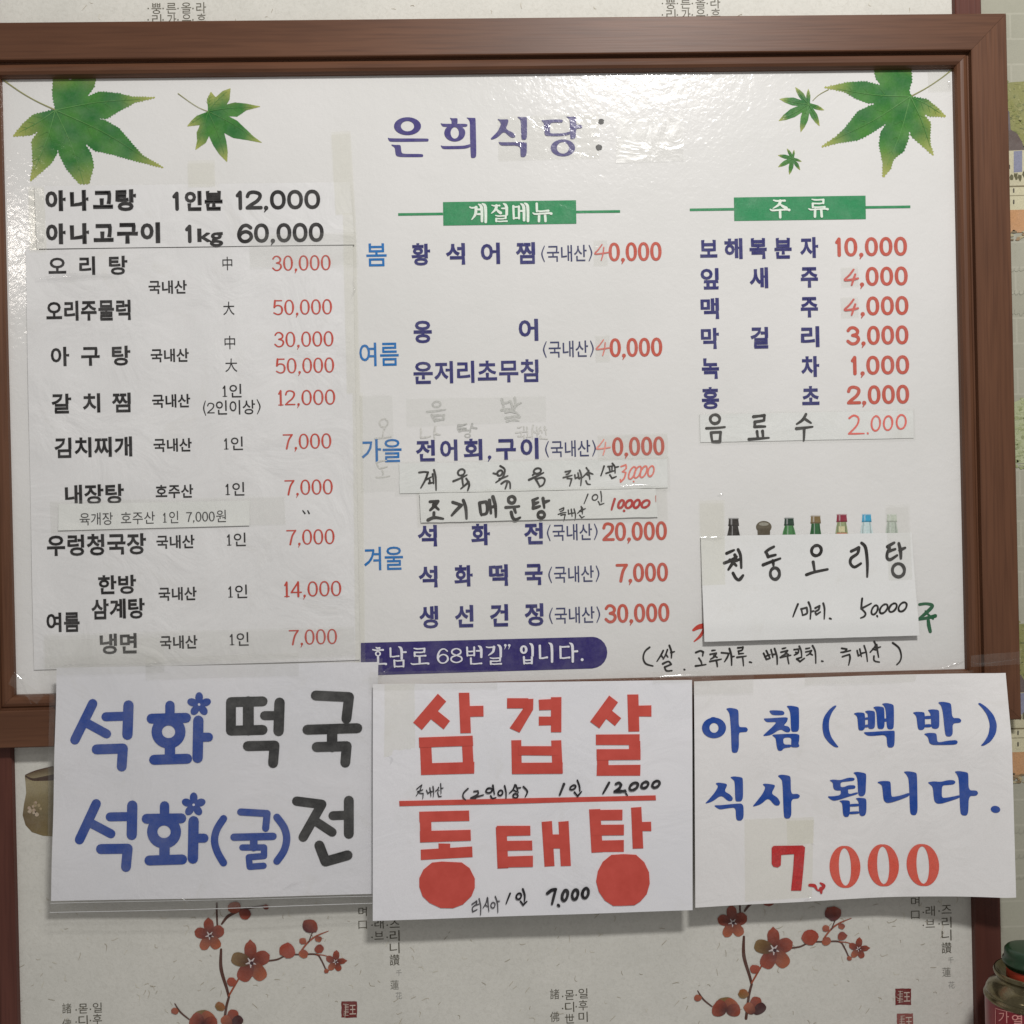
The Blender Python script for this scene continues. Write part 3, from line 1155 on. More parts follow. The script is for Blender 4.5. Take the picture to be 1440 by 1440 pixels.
# printed jar at the far left, half behind the poster
I = Ink()
jar = [(35, 1091), (44, 1086), (58, 1082), (72, 1078), (104, 1076), (118, 1084), (122, 1110), (124, 1140), (118, 1160), (104, 1172), (84, 1177), (60, 1175), (45, 1170), (36, 1160), (32, 1146), (34, 1130), (37, 1115), (36, 1100)]
cj = [A(112, 96, 72), A(90, 72, 52), A(92, 74, 54), A(100, 80, 60), A(150, 140, 110), A(150, 140, 110), A(150, 140, 110), A(150, 140, 110), A(140, 128, 96), A(130, 116, 80), A(132, 118, 82), A(128, 112, 76),
      A(112, 96, 62), A(104, 86, 56), A(98, 82, 54), A(120, 106, 76), A(140, 128, 98), A(150, 138, 108)]
I.poly(jar, cols=cj, k=1)
I.curve([(37, 1092), (46, 1096), (60, 1095), (76, 1093)], [2, 3.5, 6, 9], A(70, 52, 42), sub=4)
I.curve([(36, 1090), (50, 1084), (74, 1078)], [1.4, 1.6, 1.4], A(84, 62, 50), sub=4)
for i in range(16):
    a = random.uniform(0, 6.28)
    I.disc(49 + random.uniform(-9, 9), 1137 + random.uniform(-10, 10), random.uniform(1.5, 3.2), color=random.choice([A(170, 150, 132), A(158, 142, 112), A(176, 160, 140)]), n=7)
wp(I, 'jar_print')

# --- prints on the pale brick paper (castle scenes, script)
def sp(ink, name, eps=0.0003):
    return ink.build(name, M_INK, side_wall, eps=eps, base=WALL)


def castle(dy, sx=0):
    I = Ink()
    G = [A(122, 126, 76), A(132, 133, 82), A(108, 112, 72), A(148, 147, 100), A(140, 138, 90)]
    I.poly([(1396 + sx, 128 + dy), (1420 + sx, 116 + dy), (1480 + sx, 112 + dy), (1480 + sx, 262 + dy), (1396 + sx, 262 + dy)], A(134, 134, 84), k=0)
    for i in range(420):
        y = random.uniform(112, 262) + dy
        x = random.uniform(1384, 1475) + sx
        if y - dy < 140 and random.random() < .6:
            y += 35
        I.disc(x, y, random.uniform(1, 4), random.uniform(.8, 2.6), random.choice(G), 7, .3)
    c = sp(I, 'foliage_print')
    I = Ink()
    I.poly([(1405 + sx, 214 + dy), (1407 + sx, 200 + dy), (1412 + sx, 188 + dy), (1420 + sx, 182 + dy), (1430 + sx, 188 + dy), (1437 + sx, 200 + dy), (1441 + sx, 214 + dy)], A(96, 84, 80), k=0)
    I.poly([(1409 + sx, 184 + dy), (1411 + sx, 160 + dy), (1414 + sx, 150 + dy), (1419 + sx, 158 + dy), (1421 + sx, 184 + dy)], A(104, 96, 98), k=1)
    I.poly([(1403 + sx, 213 + dy), (1446 + sx, 211 + dy), (1446 + sx, 262 + dy), (1403 + sx, 264 + dy)], A(190, 184, 156), k=2)
    I.poly([(1425 + sx, 213 + dy), (1437 + sx, 212 + dy), (1437 + sx, 242 + dy), (1425 + sx, 243 + dy)], A(128, 130, 150), k=3)
    for x, y in ((1408, 220), (1414, 219), (1418, 232), (1441, 222)):
        I.poly([(x + sx, y + dy), (x + 2 + sx, y + dy), (x + 2 + sx, y + 6 + dy), (x + sx, y + 6 + dy)], A(80, 76, 70), k=4)
    for i in range(9):
        I.disc(1404 + sx + i * 6, 247 + dy + random.uniform(-3, 3), 3, 5, A(96, 92, 66), 8, .3)
    I.poly([(1400 + sx, 262 + dy), (1480 + sx, 260 + dy), (1480 + sx, 294 + dy), (1400 + sx, 296 + dy)], A(196, 190, 160), k=5)
    I.strip([(1400 + sx, 263 + dy), (1480 + sx, 261 + dy)], [2, 2], A(120, 110, 84))
    I.strip([(1400 + sx, 276 + dy), (1480 + sx, 274 + dy)], [1, 1], A(140, 132, 104))
    for x in (1425, 1448):
        for y in (268, 284):
            I.strip([(x + sx, y + dy - 2), (x + sx, y + dy + 2.5)], [2, 2], A(72, 66, 56))
    I.poly([(1400 + sx, 296 + dy), (1480 + sx, 294 + dy), (1480 + sx, 326 + dy), (1400 + sx, 328 + dy)], A(186, 142, 102), k=6)
    for i in range(50):
        I.disc(1402 + sx + random.uniform(0, 75), 331 + dy + random.uniform(-7, 7), random.uniform(2, 5), random.uniform(1, 2.5), random.choice([A(150, 124, 92), A(128, 108, 80), A(170, 160, 128), A(116, 102, 76)]), 7, .2)
    I.build('castle_print', M_INK, c, eps=0.0006, base=WALL)


castle(0)
castle(762, 6)
I = Ink()
I.poly([(1415, 570), (1440, 560), (1480, 555), (1480, 655), (1420, 650)], A(166, 172, 136), k=0)
for i in range(300):
    y = random.uniform(560, 660)
    x = random.uniform(1424, 1480) - max(0, 600 - y) * -.25
    I.disc(x, y, random.uniform(1, 4), random.uniform(.8, 2.2), random.choice([A(160, 168, 126), A(148, 156, 112), A(172, 178, 142), A(138, 146, 104)]), 7, .3)
sp(I, 'foliage_print')
for y in (380, 412, 440, 1170, 1205, 1235):
    I = Ink(A(156, 155, 140))
    pts = []
    t, am = 0.0, 2.6
    while t < 42:
        if random.random() < .25:
            am = random.choice([1.8, 2.4, 3.2, 5.0])
        pts.append((1412 + t * 1.55 + 1.6 * math.sin(t * 1.5 + 1), y - am * math.sin(t * 1.5) - t * .04))
        t += .75
    I.curve(pts, [random.uniform(.5, 1.3) for _ in pts], sub=3)
    sp(I, 'cursive_print')

# ------------------------------------------------------------------ the framed menu board
board = empty('menu_board', (0, 0, -BH / 2), 'large wood framed white menu board with maple leaves printed in its corners', 'menu board')
e = 0.006
PANEL = rect_mesh('panel', -BW / 2 - e, BW / 2 + e, -BH / 2 - e, BH / 2 + e, 0.0, M_PANEL, board, 0.004)

# frame section: distance outward from the visible panel edge, y
SEC = [(0.000, 0.0), (0.0003, -0.0045), (0.0016, -0.0075), (0.0040, -0.0094), (0.0070, -0.0098), (0.0098, -0.0090), (0.0115, -0.0074), (0.0128, -0.0074), (0.0131, -0.0134), (0.0140, FRONT), (0.0466, FRONT), (0.0474, -0.0132), (0.0476, 0.0042), (0.0, 0.0042)]


def rail(side):
    # corners of the opening
    ax, az = BW / 2, BH / 2
    ends = {'top': ((-ax, az), (ax, az), (0, 1)), 'bottom': ((ax, -az), (-ax, -az), (0, -1)), 'left': ((-ax, -az), (-ax, az), (-1, 0)), 'right': ((ax, az), (ax, -az), (1, 0))}[side]
    (x0, z0), (x1, z1), (nx, nz) = ends
    tx, tz = (x1 - x0), (z1 - z0)
    L = math.hypot(tx, tz); tx /= L; tz /= L
    g = 0.00012
    vs, fs = [], []
    for d, y in SEC:
        vs.append((x0 + nx * d - tx * (d - g), y, z0 + nz * d - tz * (d - g)))
        vs.append((x1 + nx * d + tx * (d - g), y, z1 + nz * d + tz * (d - g)))
    n = len(SEC)
    for i in range(n):
        j = (i + 1) % n
        fs.append((2 * i, 2 * i + 1, 2 * j + 1, 2 * j))
    fs.append(tuple(2 * i for i in range(n))[::-1]); fs.append(tuple(2 * i + 1 for i in range(n)))
    mesh('frame_rail', vs, fs, M_WOOD_H if side in ('top', 'bottom') else M_WOOD_V, board)


for s in ('top', 'bottom', 'left', 'right'):
    rail(s)


def bp_(ink, name, eps=0.0003, mat=None, parent=board, label=None):
    return ink.build(name, mat or M_INK_GLOSS, parent, eps=eps, label=label)


# title
I = Ink(PURPLE)
shape(I, 540, 155, 9, [
    [(45, 345), (75, 358), (548, 358), (566, 368), (562, 394), (540, 398), (85, 402), (62, 388)],
    [(92, 434), (140, 440), (205, 440), (214, 460), (220, 530), (240, 554), (480, 554), (498, 568), (494, 590), (470, 594), (210, 594), (160, 582), (146, 555), (138, 480), (120, 462), (98, 450)],
    [(830, 95), (870, 104), (925, 100), (932, 115), (930, 180), (856, 184), (856, 140), (846, 118)],
    [(714, 162), (745, 174), (1030, 172), (1060, 184), (1048, 208), (1020, 212), (780, 212), (744, 208), (728, 190)],
    [(714, 442), (745, 456), (1000, 452), (1055, 440), (1098, 428), (1098, 462), (1060, 480), (1000, 490), (765, 494), (736, 484)],
    [(1040, 92), (1080, 98), (1150, 98), (1160, 108), (1164, 300), (1170, 580), (1150, 604), (1112, 606), (1098, 592), (1088, 300), (1088, 150), (1072, 118)]],
    [(298, 203, 171, 113, 84, 66), (896, 288, 133, 109, 53, 73)])
shape(I, 680, 155, 9, [
    [(170, 112), (230, 120), (300, 116), (316, 126), (308, 170), (282, 232), (320, 262), (370, 282), (400, 318), (398, 344), (370, 352), (335, 340), (258, 268), (180, 345), (105, 376), (88, 362), (110, 340), (180, 270), (222, 180), (205, 140)],
    [(425, 82), (470, 90), (540, 88), (550, 100), (550, 340), (535, 374), (492, 376), (478, 362), (472, 130), (445, 105)],
    [(186, 400), (230, 408), (540, 404), (548, 430), (546, 560), (520, 594), (480, 594), (468, 580), (466, 446), (230, 450), (208, 436)],
    [(728, 126), (780, 128), (830, 122), (975, 118), (1006, 130), (998, 156), (960, 158), (838, 158), (838, 280), (850, 296), (960, 296), (1040, 288), (1100, 268), (1098, 305), (1040, 322), (950, 330), (800, 328), (770, 310), (766, 170), (748, 148)],
    [(1038, 80), (1090, 86), (1160, 82), (1170, 96), (1170, 190), (1235, 188), (1252, 204), (1240, 232), (1170, 234), (1168, 340), (1145, 366), (1105, 366), (1096, 350), (1092, 130), (1070, 100)]],
    [(1004, 478, 155, 108, 77, 72)])
bp_(I, 'title_lettering')
I = Ink(HANDK)
I.disc(845.5, 171, 4.2, 4, wob=.12); I.disc(842.3, 207.5, 4.6, 4.2, wob=.1)
bp_(I, 'marker_dots', mat=M_MARKER)


def banner(x0, x1, y0, y1, lx0, lx1, boxes, text, ox):
    xm, ym = (x0 + x1) / 2, (y0 + y1) / 2
    sl = slope(ym)
    I = Ink(GREEN)
    I.poly([(x0, y0 + (xm - x0) * sl), (x1, y0 - (x1 - xm) * sl), (x1 + .5, y1 - (x1 - xm) * sl), (x0 + .5, y1 + (xm - x0) * sl)], k=2)
    I.strip([(lx0, ym + (xm - lx0) * sl), (x0, ym + (xm - x0) * sl)], [3.6, 3.6], cap='butt')
    I.strip([(x1, ym - (x1 - xm) * sl), (lx1, ym - (lx1 - xm) * sl)], [3.6, 3.6], cap='butt')
    b = bp_(I, 'heading_banner')
    I = Ink(PALE)
    for ch, q in zip(text, boxes):
        brush(I, ch, ox + q[0] / 3, q[1] / 3, ox + q[2] / 3, q[3] / 3, 4.4)
    I.build('heading_lettering', M_INK_GLOSS, b, eps=0.0008)


banner(623, 810, 283, 316, 560, 872, ((540, 862, 610, 938), (632, 862, 703, 936), (722, 860, 788, 934), (808, 860, 885, 934)), '계절메뉴', 480)
banner(1032, 1217, 276.5, 309.5, 970, 1280, ((368, 845, 448, 918), (530, 842, 610, 915)), '주류', 960)

# right column: drinks
for text, xs, y in (('보해복분자', (996.5, 1031, 1066, 1101, 1138), 349.5), ('잎새주', (998, 1067, 1138), 391), ('맥주', (998, 1138), 433), ('막걸리', (998.5, 1068, 1139), 475),
                    ('녹차', (999, 1139.5), 517), ('홍초', (999, 1140), 559)):
    I = Ink(NAVY)
    chars(I, text, xs, 25.5, y, 29.5, 0.026)
    bp_(I, 'drink_lettering')
for text, x0, x1, y in (('10,000', 1175, 1275, 347), (',000', 1209, 1276, 388.5), (',000', 1210, 1277, 430), ('3,000', 1191, 1277, 471.5), ('1,000', 1197, 1278, 513.5), ('2,000', 1192, 1278, 555)):
    I = Ink(RED)
    digits(I, text, x0, x1, y, 25.5, 5.0, .12)
    bp_(I, 'price_lettering')
for y in (389, 431):
    I = Ink(REDH)
    I.curve([(1200, y - 10), (1194, y - 2), (1187.5, y + 5), (1200, y + 4), (1206.5, y + 2.5)], [2.2, 2.6, 2.8, 3.4, 2.6])
    I.curve([(1202.5, y - 3), (1200, y + 4), (1197.5, y + 12)], [3, 3.6, 2.4])
    I.curve([(1201, y - 10), (1196, y - 3), (1191, y + 2)], [1.2, 1.4, 1.2])
    bp_(I, 'price_lettering', mat=M_MARKER, eps=.0006)

# middle column
for text, xs, w_, y, h in (('황석어찜', (592, 640.5, 689.5, 739), 26.5, 357, 30), ('웅어', (594.5, 743), 27, 465.5, 31), ('석화전', (601, 676, 750.5), 26.5, 752, 30), ('석화떡국', (602, 652, 701, 750.5), 26, 809.5, 30), ('생선건정', (603, 653, 702, 751), 26, 866, 31)):
    I = Ink(NAVY)
    chars(I, text, xs, w_, y, h, 0.026)
    bp_(I, 'dish_lettering')
I = Ink(NAVY)
word(I, '운저리초무침', 581, 757, 523, 31, 0.020)
bp_(I, 'dish_lettering')
I = Ink(NAVY)
for t, a, b in (('전', 585, 612), ('어', 619, 643), ('회', 652, 678), ('구', 697, 726), ('이', 732, 757)):
    word(I, t, a, b, 632.5 - ((a + b) / 2 - 671) * .02, 30, 0.026)
I.disc(688.5, 643, 2.6); I.strip([(689.5, 643), (686.5, 649)], [3, 1])
bp_(I, 'dish_lettering')
for x0, x1, y in ((762, 832, 356.5), (764.5, 834, 491), (767.5, 837, 631), (770, 839.5, 748.5), (772, 842, 807.5), (773, 843, 865)):
    I = Ink(NAVY2)
    word(I, '국내산', x0 + 7, x1 - 7, y, 22.5, 0.006)
    c = (x0 + x1) / 2
    for sg in (-1, 1):
        X = c + sg * (x1 - x0) / 2
        yy = y - (X - c) * slope(y)
        I.curve([(X - sg * 3.6, yy - 11), (X, yy), (X - sg * 3.6, yy + 11)], [1.2, 2.0, 1.2])
    bp_(I, 'origin_lettering')
for text, x0, x1, y in (('0,000', 856, 930, 354), ('0,000', 857.5, 931, 488.5), ('0,000', 861, 934, 627.5), ('20,000', 848, 937.5, 747), ('7,000', 867, 939, 805), ('30,000', 851, 941, 862)):
    I = Ink(RED)
    digits(I, text, x0, x1, y, 25.5, 4.6, .14, gap=.12)
    bp_(I, 'price_lettering')
for x, y, c in ((845.5, 355, REDH), (847.5, 489, A(215, 120, 108)), (848, 629, REDL)):
    I = Ink(c)
    I.curve([(x + 1, y - 11), (x - 4, y - 4), (x - 9, y + 2), (x + 1, y + 1.5), (x + 10, y)], [1.6, 1.8, 2.0, 2.0, 1.8])
    I.curve([(x + 3.5, y - 7), (x + 2.5, y + 2), (x, y + 11)], [1.8, 2.0, 1.6])
    bp_(I, 'price_lettering', mat=M_MARKER, eps=.0006)
for text, x0, x1, y in (('봄', 515, 544, 358.5), ('여름', 505.5, 561, 498.5), ('가을', 508.5, 565, 634), ('겨울', 512, 567, 785.5)):
    I = Ink(SKYB)
    word(I, text, x0, x1, y, 32, 0.008)
    bp_(I, 'season_lettering')

# blue address bar
I = Ink(BAR)
pts = [(507.5, 904), (834, 895.5)]
for i in range(1, 10):
    a = -math.pi / 2 + math.pi * i / 10
    pts.append((833 + 21 * math.cos(a), 917.5 + 22 * math.sin(a)))
pts += [(833, 940), (507.5, 950)]
I.poly(pts, k=1)
barobj = bp_(I, 'address_bar')
I = Ink(A(226, 226, 232))
S6 = lambda x, y: (480 + x / 2.88, 540 + y / 2.88)
for ch, b in zip('호남로번길입니다', ((118, 1068, 180, 1140), (195, 1065, 262, 1145), (282, 1070, 352, 1138), (505, 1062, 572, 1135), (585, 1058, 652, 1135), (722, 1052, 780, 1132), (800, 1050, 858, 1125), (882, 1050, 955, 1124))):
    (a, b1), (c, d) = S6(b[0], b[1]), S6(b[2], b[3])
    brush(I, ch, a, b1, c, d, 3.9)
digits(I, '68', S6(388, 0)[0], S6(490, 0)[0], S6(0, 1100)[1], 21.5, 3.4, .5, gap=.14)
for x in (664, 680):
    a = S6(x, 1058); I.disc(a[0], a[1], 1.9, n=9); I.strip([(a[0] + .9, a[1]), (a[0] - 1, a[1] + 5.5)], [1.8, .5])
a = S6(975, 1116); I.disc(a[0], a[1], 2.1, n=10)
I.build('address_lettering', M_INK_GLOSS, barobj, eps=0.0008)

# marker note at the bottom right
I = Ink(HANDK)
pen(I, 895, 895, 7.579, 20, [[(140, 115), (90, 160), (72, 230), (100, 290), (175, 314)], [(285, 150), (260, 200), (218, 265)], [(262, 195), (290, 235)], [(330, 140), (310, 195), (285, 240)], [(312, 190), (335, 220)], [(350, 95), (372, 160), (372, 228)], [(368, 170), (405, 160)],
    [(280, 290), (340, 265), (370, 295), (300, 325), (320, 365), (378, 362)], [(508, 350), (518, 354)],
    [(632, 170), (680, 152), (712, 165), (705, 205)], [(665, 230), (690, 270), (695, 300)], [(630, 314), (740, 298)],
    [(805, 150), (840, 146)], [(785, 190), (850, 178), (830, 215), (790, 240)], [(825, 205), (860, 222)], [(782, 265), (905, 240)], [(850, 255), (862, 320)],
    [(905, 172), (985, 180), (965, 225), (938, 268)], [(990, 128), (1010, 200), (1014, 305)], [(1010, 215), (1042, 210)],
    [(1080, 120), (1135, 112), (1125, 145), (1085, 155), (1092, 185), (1140, 180)], [(1072, 222), (1170, 208)], [(1130, 215), (1140, 312)], [(1205, 272), (1228, 278)]])
pen(I, 1060, 895, 6.545, 17, [[(90, 155), (115, 210), (150, 200)], [(115, 130), (150, 200)], [(100, 185), (150, 165)], [(158, 120), (175, 190)], [(190, 110), (212, 180), (215, 255)], [(170, 165), (205, 160)],
    [(262, 112), (295, 104)], [(250, 145), (310, 130), (290, 160), (255, 180)], [(290, 155), (320, 165)], [(245, 192), (340, 172)], [(310, 185), (322, 250)],
    [(370, 120), (410, 115), (408, 150), (372, 170)], [(385, 145), (405, 150)], [(418, 90), (435, 130), (440, 180)], [(395, 205), (425, 230), (465, 200)], [(395, 205), (440, 190)],
    [(480, 112), (515, 105)], [(478, 142), (530, 130), (510, 160), (485, 175)], [(515, 155), (540, 170)], [(540, 85), (565, 140), (570, 245)], [(626, 226), (638, 228)],
    [(808, 108), (855, 115), (835, 140), (800, 145)], [(815, 145), (890, 128)], [(815, 185), (880, 165), (885, 200), (872, 262)],
    [(950, 128), (962, 175), (985, 165)], [(975, 115), (990, 185)], [(1015, 85), (1035, 150), (1045, 230)], [(990, 155), (1030, 145)],
    [(1108, 48), (1118, 85), (1070, 145)], [(1095, 115), (1125, 125)], [(1130, 75), (1148, 190)], [(1125, 105), (1165, 95)], [(1105, 180), (1108, 222), (1155, 235)],
    [(1278, 58), (1335, 105), (1356, 175), (1345, 225), (1315, 258)]])
bp_(I, 'origin_note', mat=M_MARKER)

# remains of printed words either side of the card, and old smudged writing
I = Ink(A(192, 62, 48))
I.curve([(975, 886), (984, 881), (998, 880)], [3.5, 7, 8]); I.curve([(990, 886), (984, 895), (976, 902)], [5, 4, 1.5])
bp_(I, 'red_brush_lettering')
I = Ink(A(40, 92, 62))
I.curve([(1293, 850), (1303, 849), (1311, 852), (1302, 862), (1292, 870)], [4, 4, 5, 5, 3]); I.curve([(1301, 859), (1307, 866), (1312, 870)], [2, 3.4, 3])
I.curve([(1292, 871), (1303, 869), (1315, 866)], [3.4, 4.4, 5.4]); I.curve([(1305, 870), (1306, 879), (1308, 888)], [4, 5.4, 4.6])
bp_(I, 'green_brush_lettering')
I = Ink(GHOST)
hand(I, '음', 602, 563, 628, 592, 3.4, A(188, 188, 184), 1.6, 0)
hand(I, '말', 705, 562, 732, 590, 3.6, A(190, 190, 186), 2.0, 0)
hand(I, '오', 529, 588, 550, 618, 2.2, A(198, 197, 192), 1.2, 0)
hand(I, '나', 591, 602, 618, 618, 2.6, A(198, 197, 192), 1.2, 0)
hand(I, '탕', 642, 596, 670, 616, 3.2, A(182, 182, 178), 1.2, 0)
hand(I, '국내산', 726, 600, 770, 618, 2.0, A(200, 199, 194), 1.2, 0)
hand(I, '도', 528, 648, 548, 670, 2.0, A(200, 199, 194), 1.2, 0)
bp_(I, 'faded_marker_writing', mat=M_MARKER, eps=.0002)


# maple leaves
def serrate(pts, amp, step):
    out = []
    n = len(pts)
    for i in range(n):
        a, b = pts[i], pts[(i + 1) % n]
        d = math.hypot(b[0] - a[0], b[1] - a[1])
        m = max(1, int(d / step))
        nx, ny = (b[1] - a[1]) / (d + 1e-9), -(b[0] - a[0]) / (d + 1e-9)
        for k in range(m):
            t = k / m
            out.append((a[0] + (b[0] - a[0]) * t, a[1] + (b[1] - a[1]) * t))
            if k + .5 < m:
                t2 = (k + .62) / m
                q = amp * random.uniform(.4, 1.0)
                out.append((a[0] + (b[0] - a[0]) * t2 + nx * q, a[1] + (b[1] - a[1]) * t2 + ny * q))
    return out


LG1, LG2, LTIP, LVEIN = A(44, 106, 50), A(76, 130, 56), A(166, 168, 92), A(88, 140, 74)


def area2(p): return sum(p[i][0] * p[(i + 1) % len(p)][1] - p[(i + 1) % len(p)][0] * p[i][1] for i in range(len(p)))


def leaf(outline, base, tips, stem, step=3.8, amp=2.1, size=1.0, clip=None):
    if area2(outline) < 0:
        outline = outline[::-1]
    pts = serrate(outline, amp, step)
    if clip:
        pts = [(x, max(y, clip(x))) for x, y in pts]
    # colours by nearness to a tip
    inner = []
    R = max(math.hypot(t[0] - base[0], t[1] - base[1]) for t in tips)
    def colour(x, y):
        q = min(math.hypot(t[0] - x, t[1] - y) for t in tips) / (R * .30)
        c = mixrgb(LG1, LG2, min(1, max(0, .35 + .5 * math.sin(x * .11) * math.cos(y * .13 + 1) + .15 * (y - base[1]) / R)))
        return mixrgb(LTIP, c, min(1, q))
    from mathutils.geometry import delaunay_2d_cdt
    n = len(pts)
    xs = [p[0] for p in pts]; ys = [p[1] for p in pts]
    extra = []
    g = max(2.5, R / 16)
    y = min(ys)
    while y < max(ys):
        x = min(xs)
        while x < max(xs):
            extra.append((x + random.uniform(-.6, .6), y + random.uniform(-.6, .6)))
            x += g
        y += g
    V = [Vector(p) for p in pts] + [Vector(p) for p in extra]
    vo, eo, fo = delaunay_2d_cdt(V, [], [list(range(n))], 1, 1e-4)[:3]
    I = Ink()
    I.v = [(v.x, v.y, 0) for v in vo]; I.f = [tuple(f) for f in fo]; I.c = [colour(v.x, v.y) for v in vo]
    lf = bp_(I, 'maple_leaf_print', eps=.0002)
    I = Ink(LVEIN)
    for t in tips:
        if t[1] < 100:
            continue
        q = (base[0] + (t[0] - base[0]) * .85, base[1] + (t[1] - base[1]) * .85)
        m = ((base[0] + q[0]) / 2 + (q[1] - base[1]) * .03, (base[1] + q[1]) / 2 - (q[0] - base[0]) * .03)
        I.curve([base, m, q], [1.3 * size, .8 * size, .3], sub=5)
        for s in (.3, .5, .68):
            o = (base[0] + (t[0] - base[0]) * s, base[1] + (t[1] - base[1]) * s)
            a = math.atan2(t[1] - base[1], t[0] - base[0])
            for sg in (-1, 1):
                L = R * .11 * (1.1 - s)
                I.strip([o, (o[0] + L * math.cos(a + sg * .75), o[1] + L * math.sin(a + sg * .75))], [.5 * size, .2], mixrgb(LVEIN, LG2, .5))
    if stem:
        I.curve(stem, [1.7 * size, 1.3 * size, 1.2 * size, 1.6 * size][:len(stem)], A(140, 140, 84), sub=5)
    I.build('leaf_vein_print', M_INK_GLOSS, lf, eps=.0005)


S1 = lambda L, ox=0, oy=0: [(ox + x / 3, oy + y / 3) for x, y in L]
leaf(S1([(225, 334), (222, 400), (235, 462), (140, 485), (100, 520), (55, 575), (130, 570), (165, 550), (135, 595), (138, 650), (140, 700), (128, 765), (175, 725), (215, 690), (240, 650), (243, 622), (250, 650), (280, 710), (335, 775), (375, 775), (395, 700), (385, 650), (350, 595), (400, 635), (470, 650), (560, 675), (690, 708), (600, 655), (560, 610), (500, 540), (440, 507), (385, 497), (450, 500), (500, 470), (570, 432), (655, 412), (560, 410), (500, 395), (420, 388), (365, 410), (395, 370), (405, 334), (303, 334), (297, 348), (290, 334)]),
     (235 / 3, 465 / 3), S1([(55, 575), (128, 765), (375, 830), (690, 708), (655, 412), (420, 240), (230, 240)]), S1([(15, 338), (90, 390), (160, 430), (232, 463)]))
leaf(S1([(890, 388), (874, 420), (880, 470), (830, 490), (808, 510), (790, 533), (845, 527), (830, 560), (833, 590), (825, 632), (868, 602), (882, 572), (900, 612), (925, 650), (958, 683), (960, 640), (955, 600), (945, 560), (985, 582), (1040, 590), (1105, 602), (1070, 577), (1040, 548), (1000, 510), (962, 490), (1000, 492), (1040, 465), (1098, 450), (1040, 438), (990, 433), (955, 442), (968, 420), (972, 373), (940, 385), (910, 412)]),
     (878 / 3, 470 / 3), S1([(890, 388), (790, 533), (825, 632), (958, 683), (1105, 602), (1098, 450), (972, 373)]), S1([(752, 395), (800, 430), (840, 455), (876, 470)]), 1.6, .8, .6)
leaf(S1([(962, 292), (966, 340), (955, 380), (962, 408), (1030, 420), (1075, 455), (1110, 492), (1040, 490), (1008, 472), (1045, 520), (1042, 600), (1058, 657), (1000, 605), (967, 577), (955, 545), (950, 590), (930, 640), (890, 670), (875, 715), (845, 748), (845, 690), (830, 610), (835, 560), (862, 518), (790, 565), (740, 590), (660, 602), (585, 620), (650, 575), (690, 535), (740, 470), (790, 447), (838, 435), (780, 435), (730, 415), (680, 385), (597, 370), (700, 348), (770, 345), (838, 362), (815, 330), (808, 293), (895, 292), (900, 302), (905, 292)], 960),
     (960 + 960 / 3, 407 / 3), S1([(1110, 492), (1058, 657), (845, 748), (585, 620), (597, 370), (800, 200), (990, 200)], 960), S1([(1138, 292), (1090, 330), (1030, 370), (966, 405)], 960))


def small_leaf(c, tips, stem, size):
    out = []
    n = len(tips)
    R = max(math.hypot(t[0] - c[0], t[1] - c[1]) for t in tips)
    for i, t in enumerate(tips):
        a = math.atan2(t[1] - c[1], t[0] - c[0]); L = math.hypot(t[0] - c[0], t[1] - c[1])
        u = tips[(i + 1) % n]
        b = math.atan2(u[1] - c[1], u[0] - c[0]); M_ = math.hypot(u[0] - c[0], u[1] - c[1])
        def at(an, r): return (c[0] + r * math.cos(an), c[1] + r * math.sin(an))
        out += [at(a - .24, L * .55), at(a - .10, L * .80), t, at(a + .10, L * .80), at(a + .24, L * .55)]
        d = (b - a) % (2 * math.pi)
        out.append(at(a + d / 2, min(L, M_) * (.34 if d < 1.4 else .12)))
    leaf(out, c, tips, stem, 1.6, .5, size)


small_leaf((960 + 530 / 3, 440 / 3), S1([(597, 465), (577, 532), (498, 558), (405, 510), (408, 418), (475, 368), (530, 375)], 960), S1([(615, 378), (575, 400), (548, 425)], 960), .6)
small_leaf((960 + 465 / 3, 668 / 3), S1([(502, 682), (495, 718), (450, 737), (402, 705), (402, 655), (440, 627), (470, 632)], 960), None, .4)

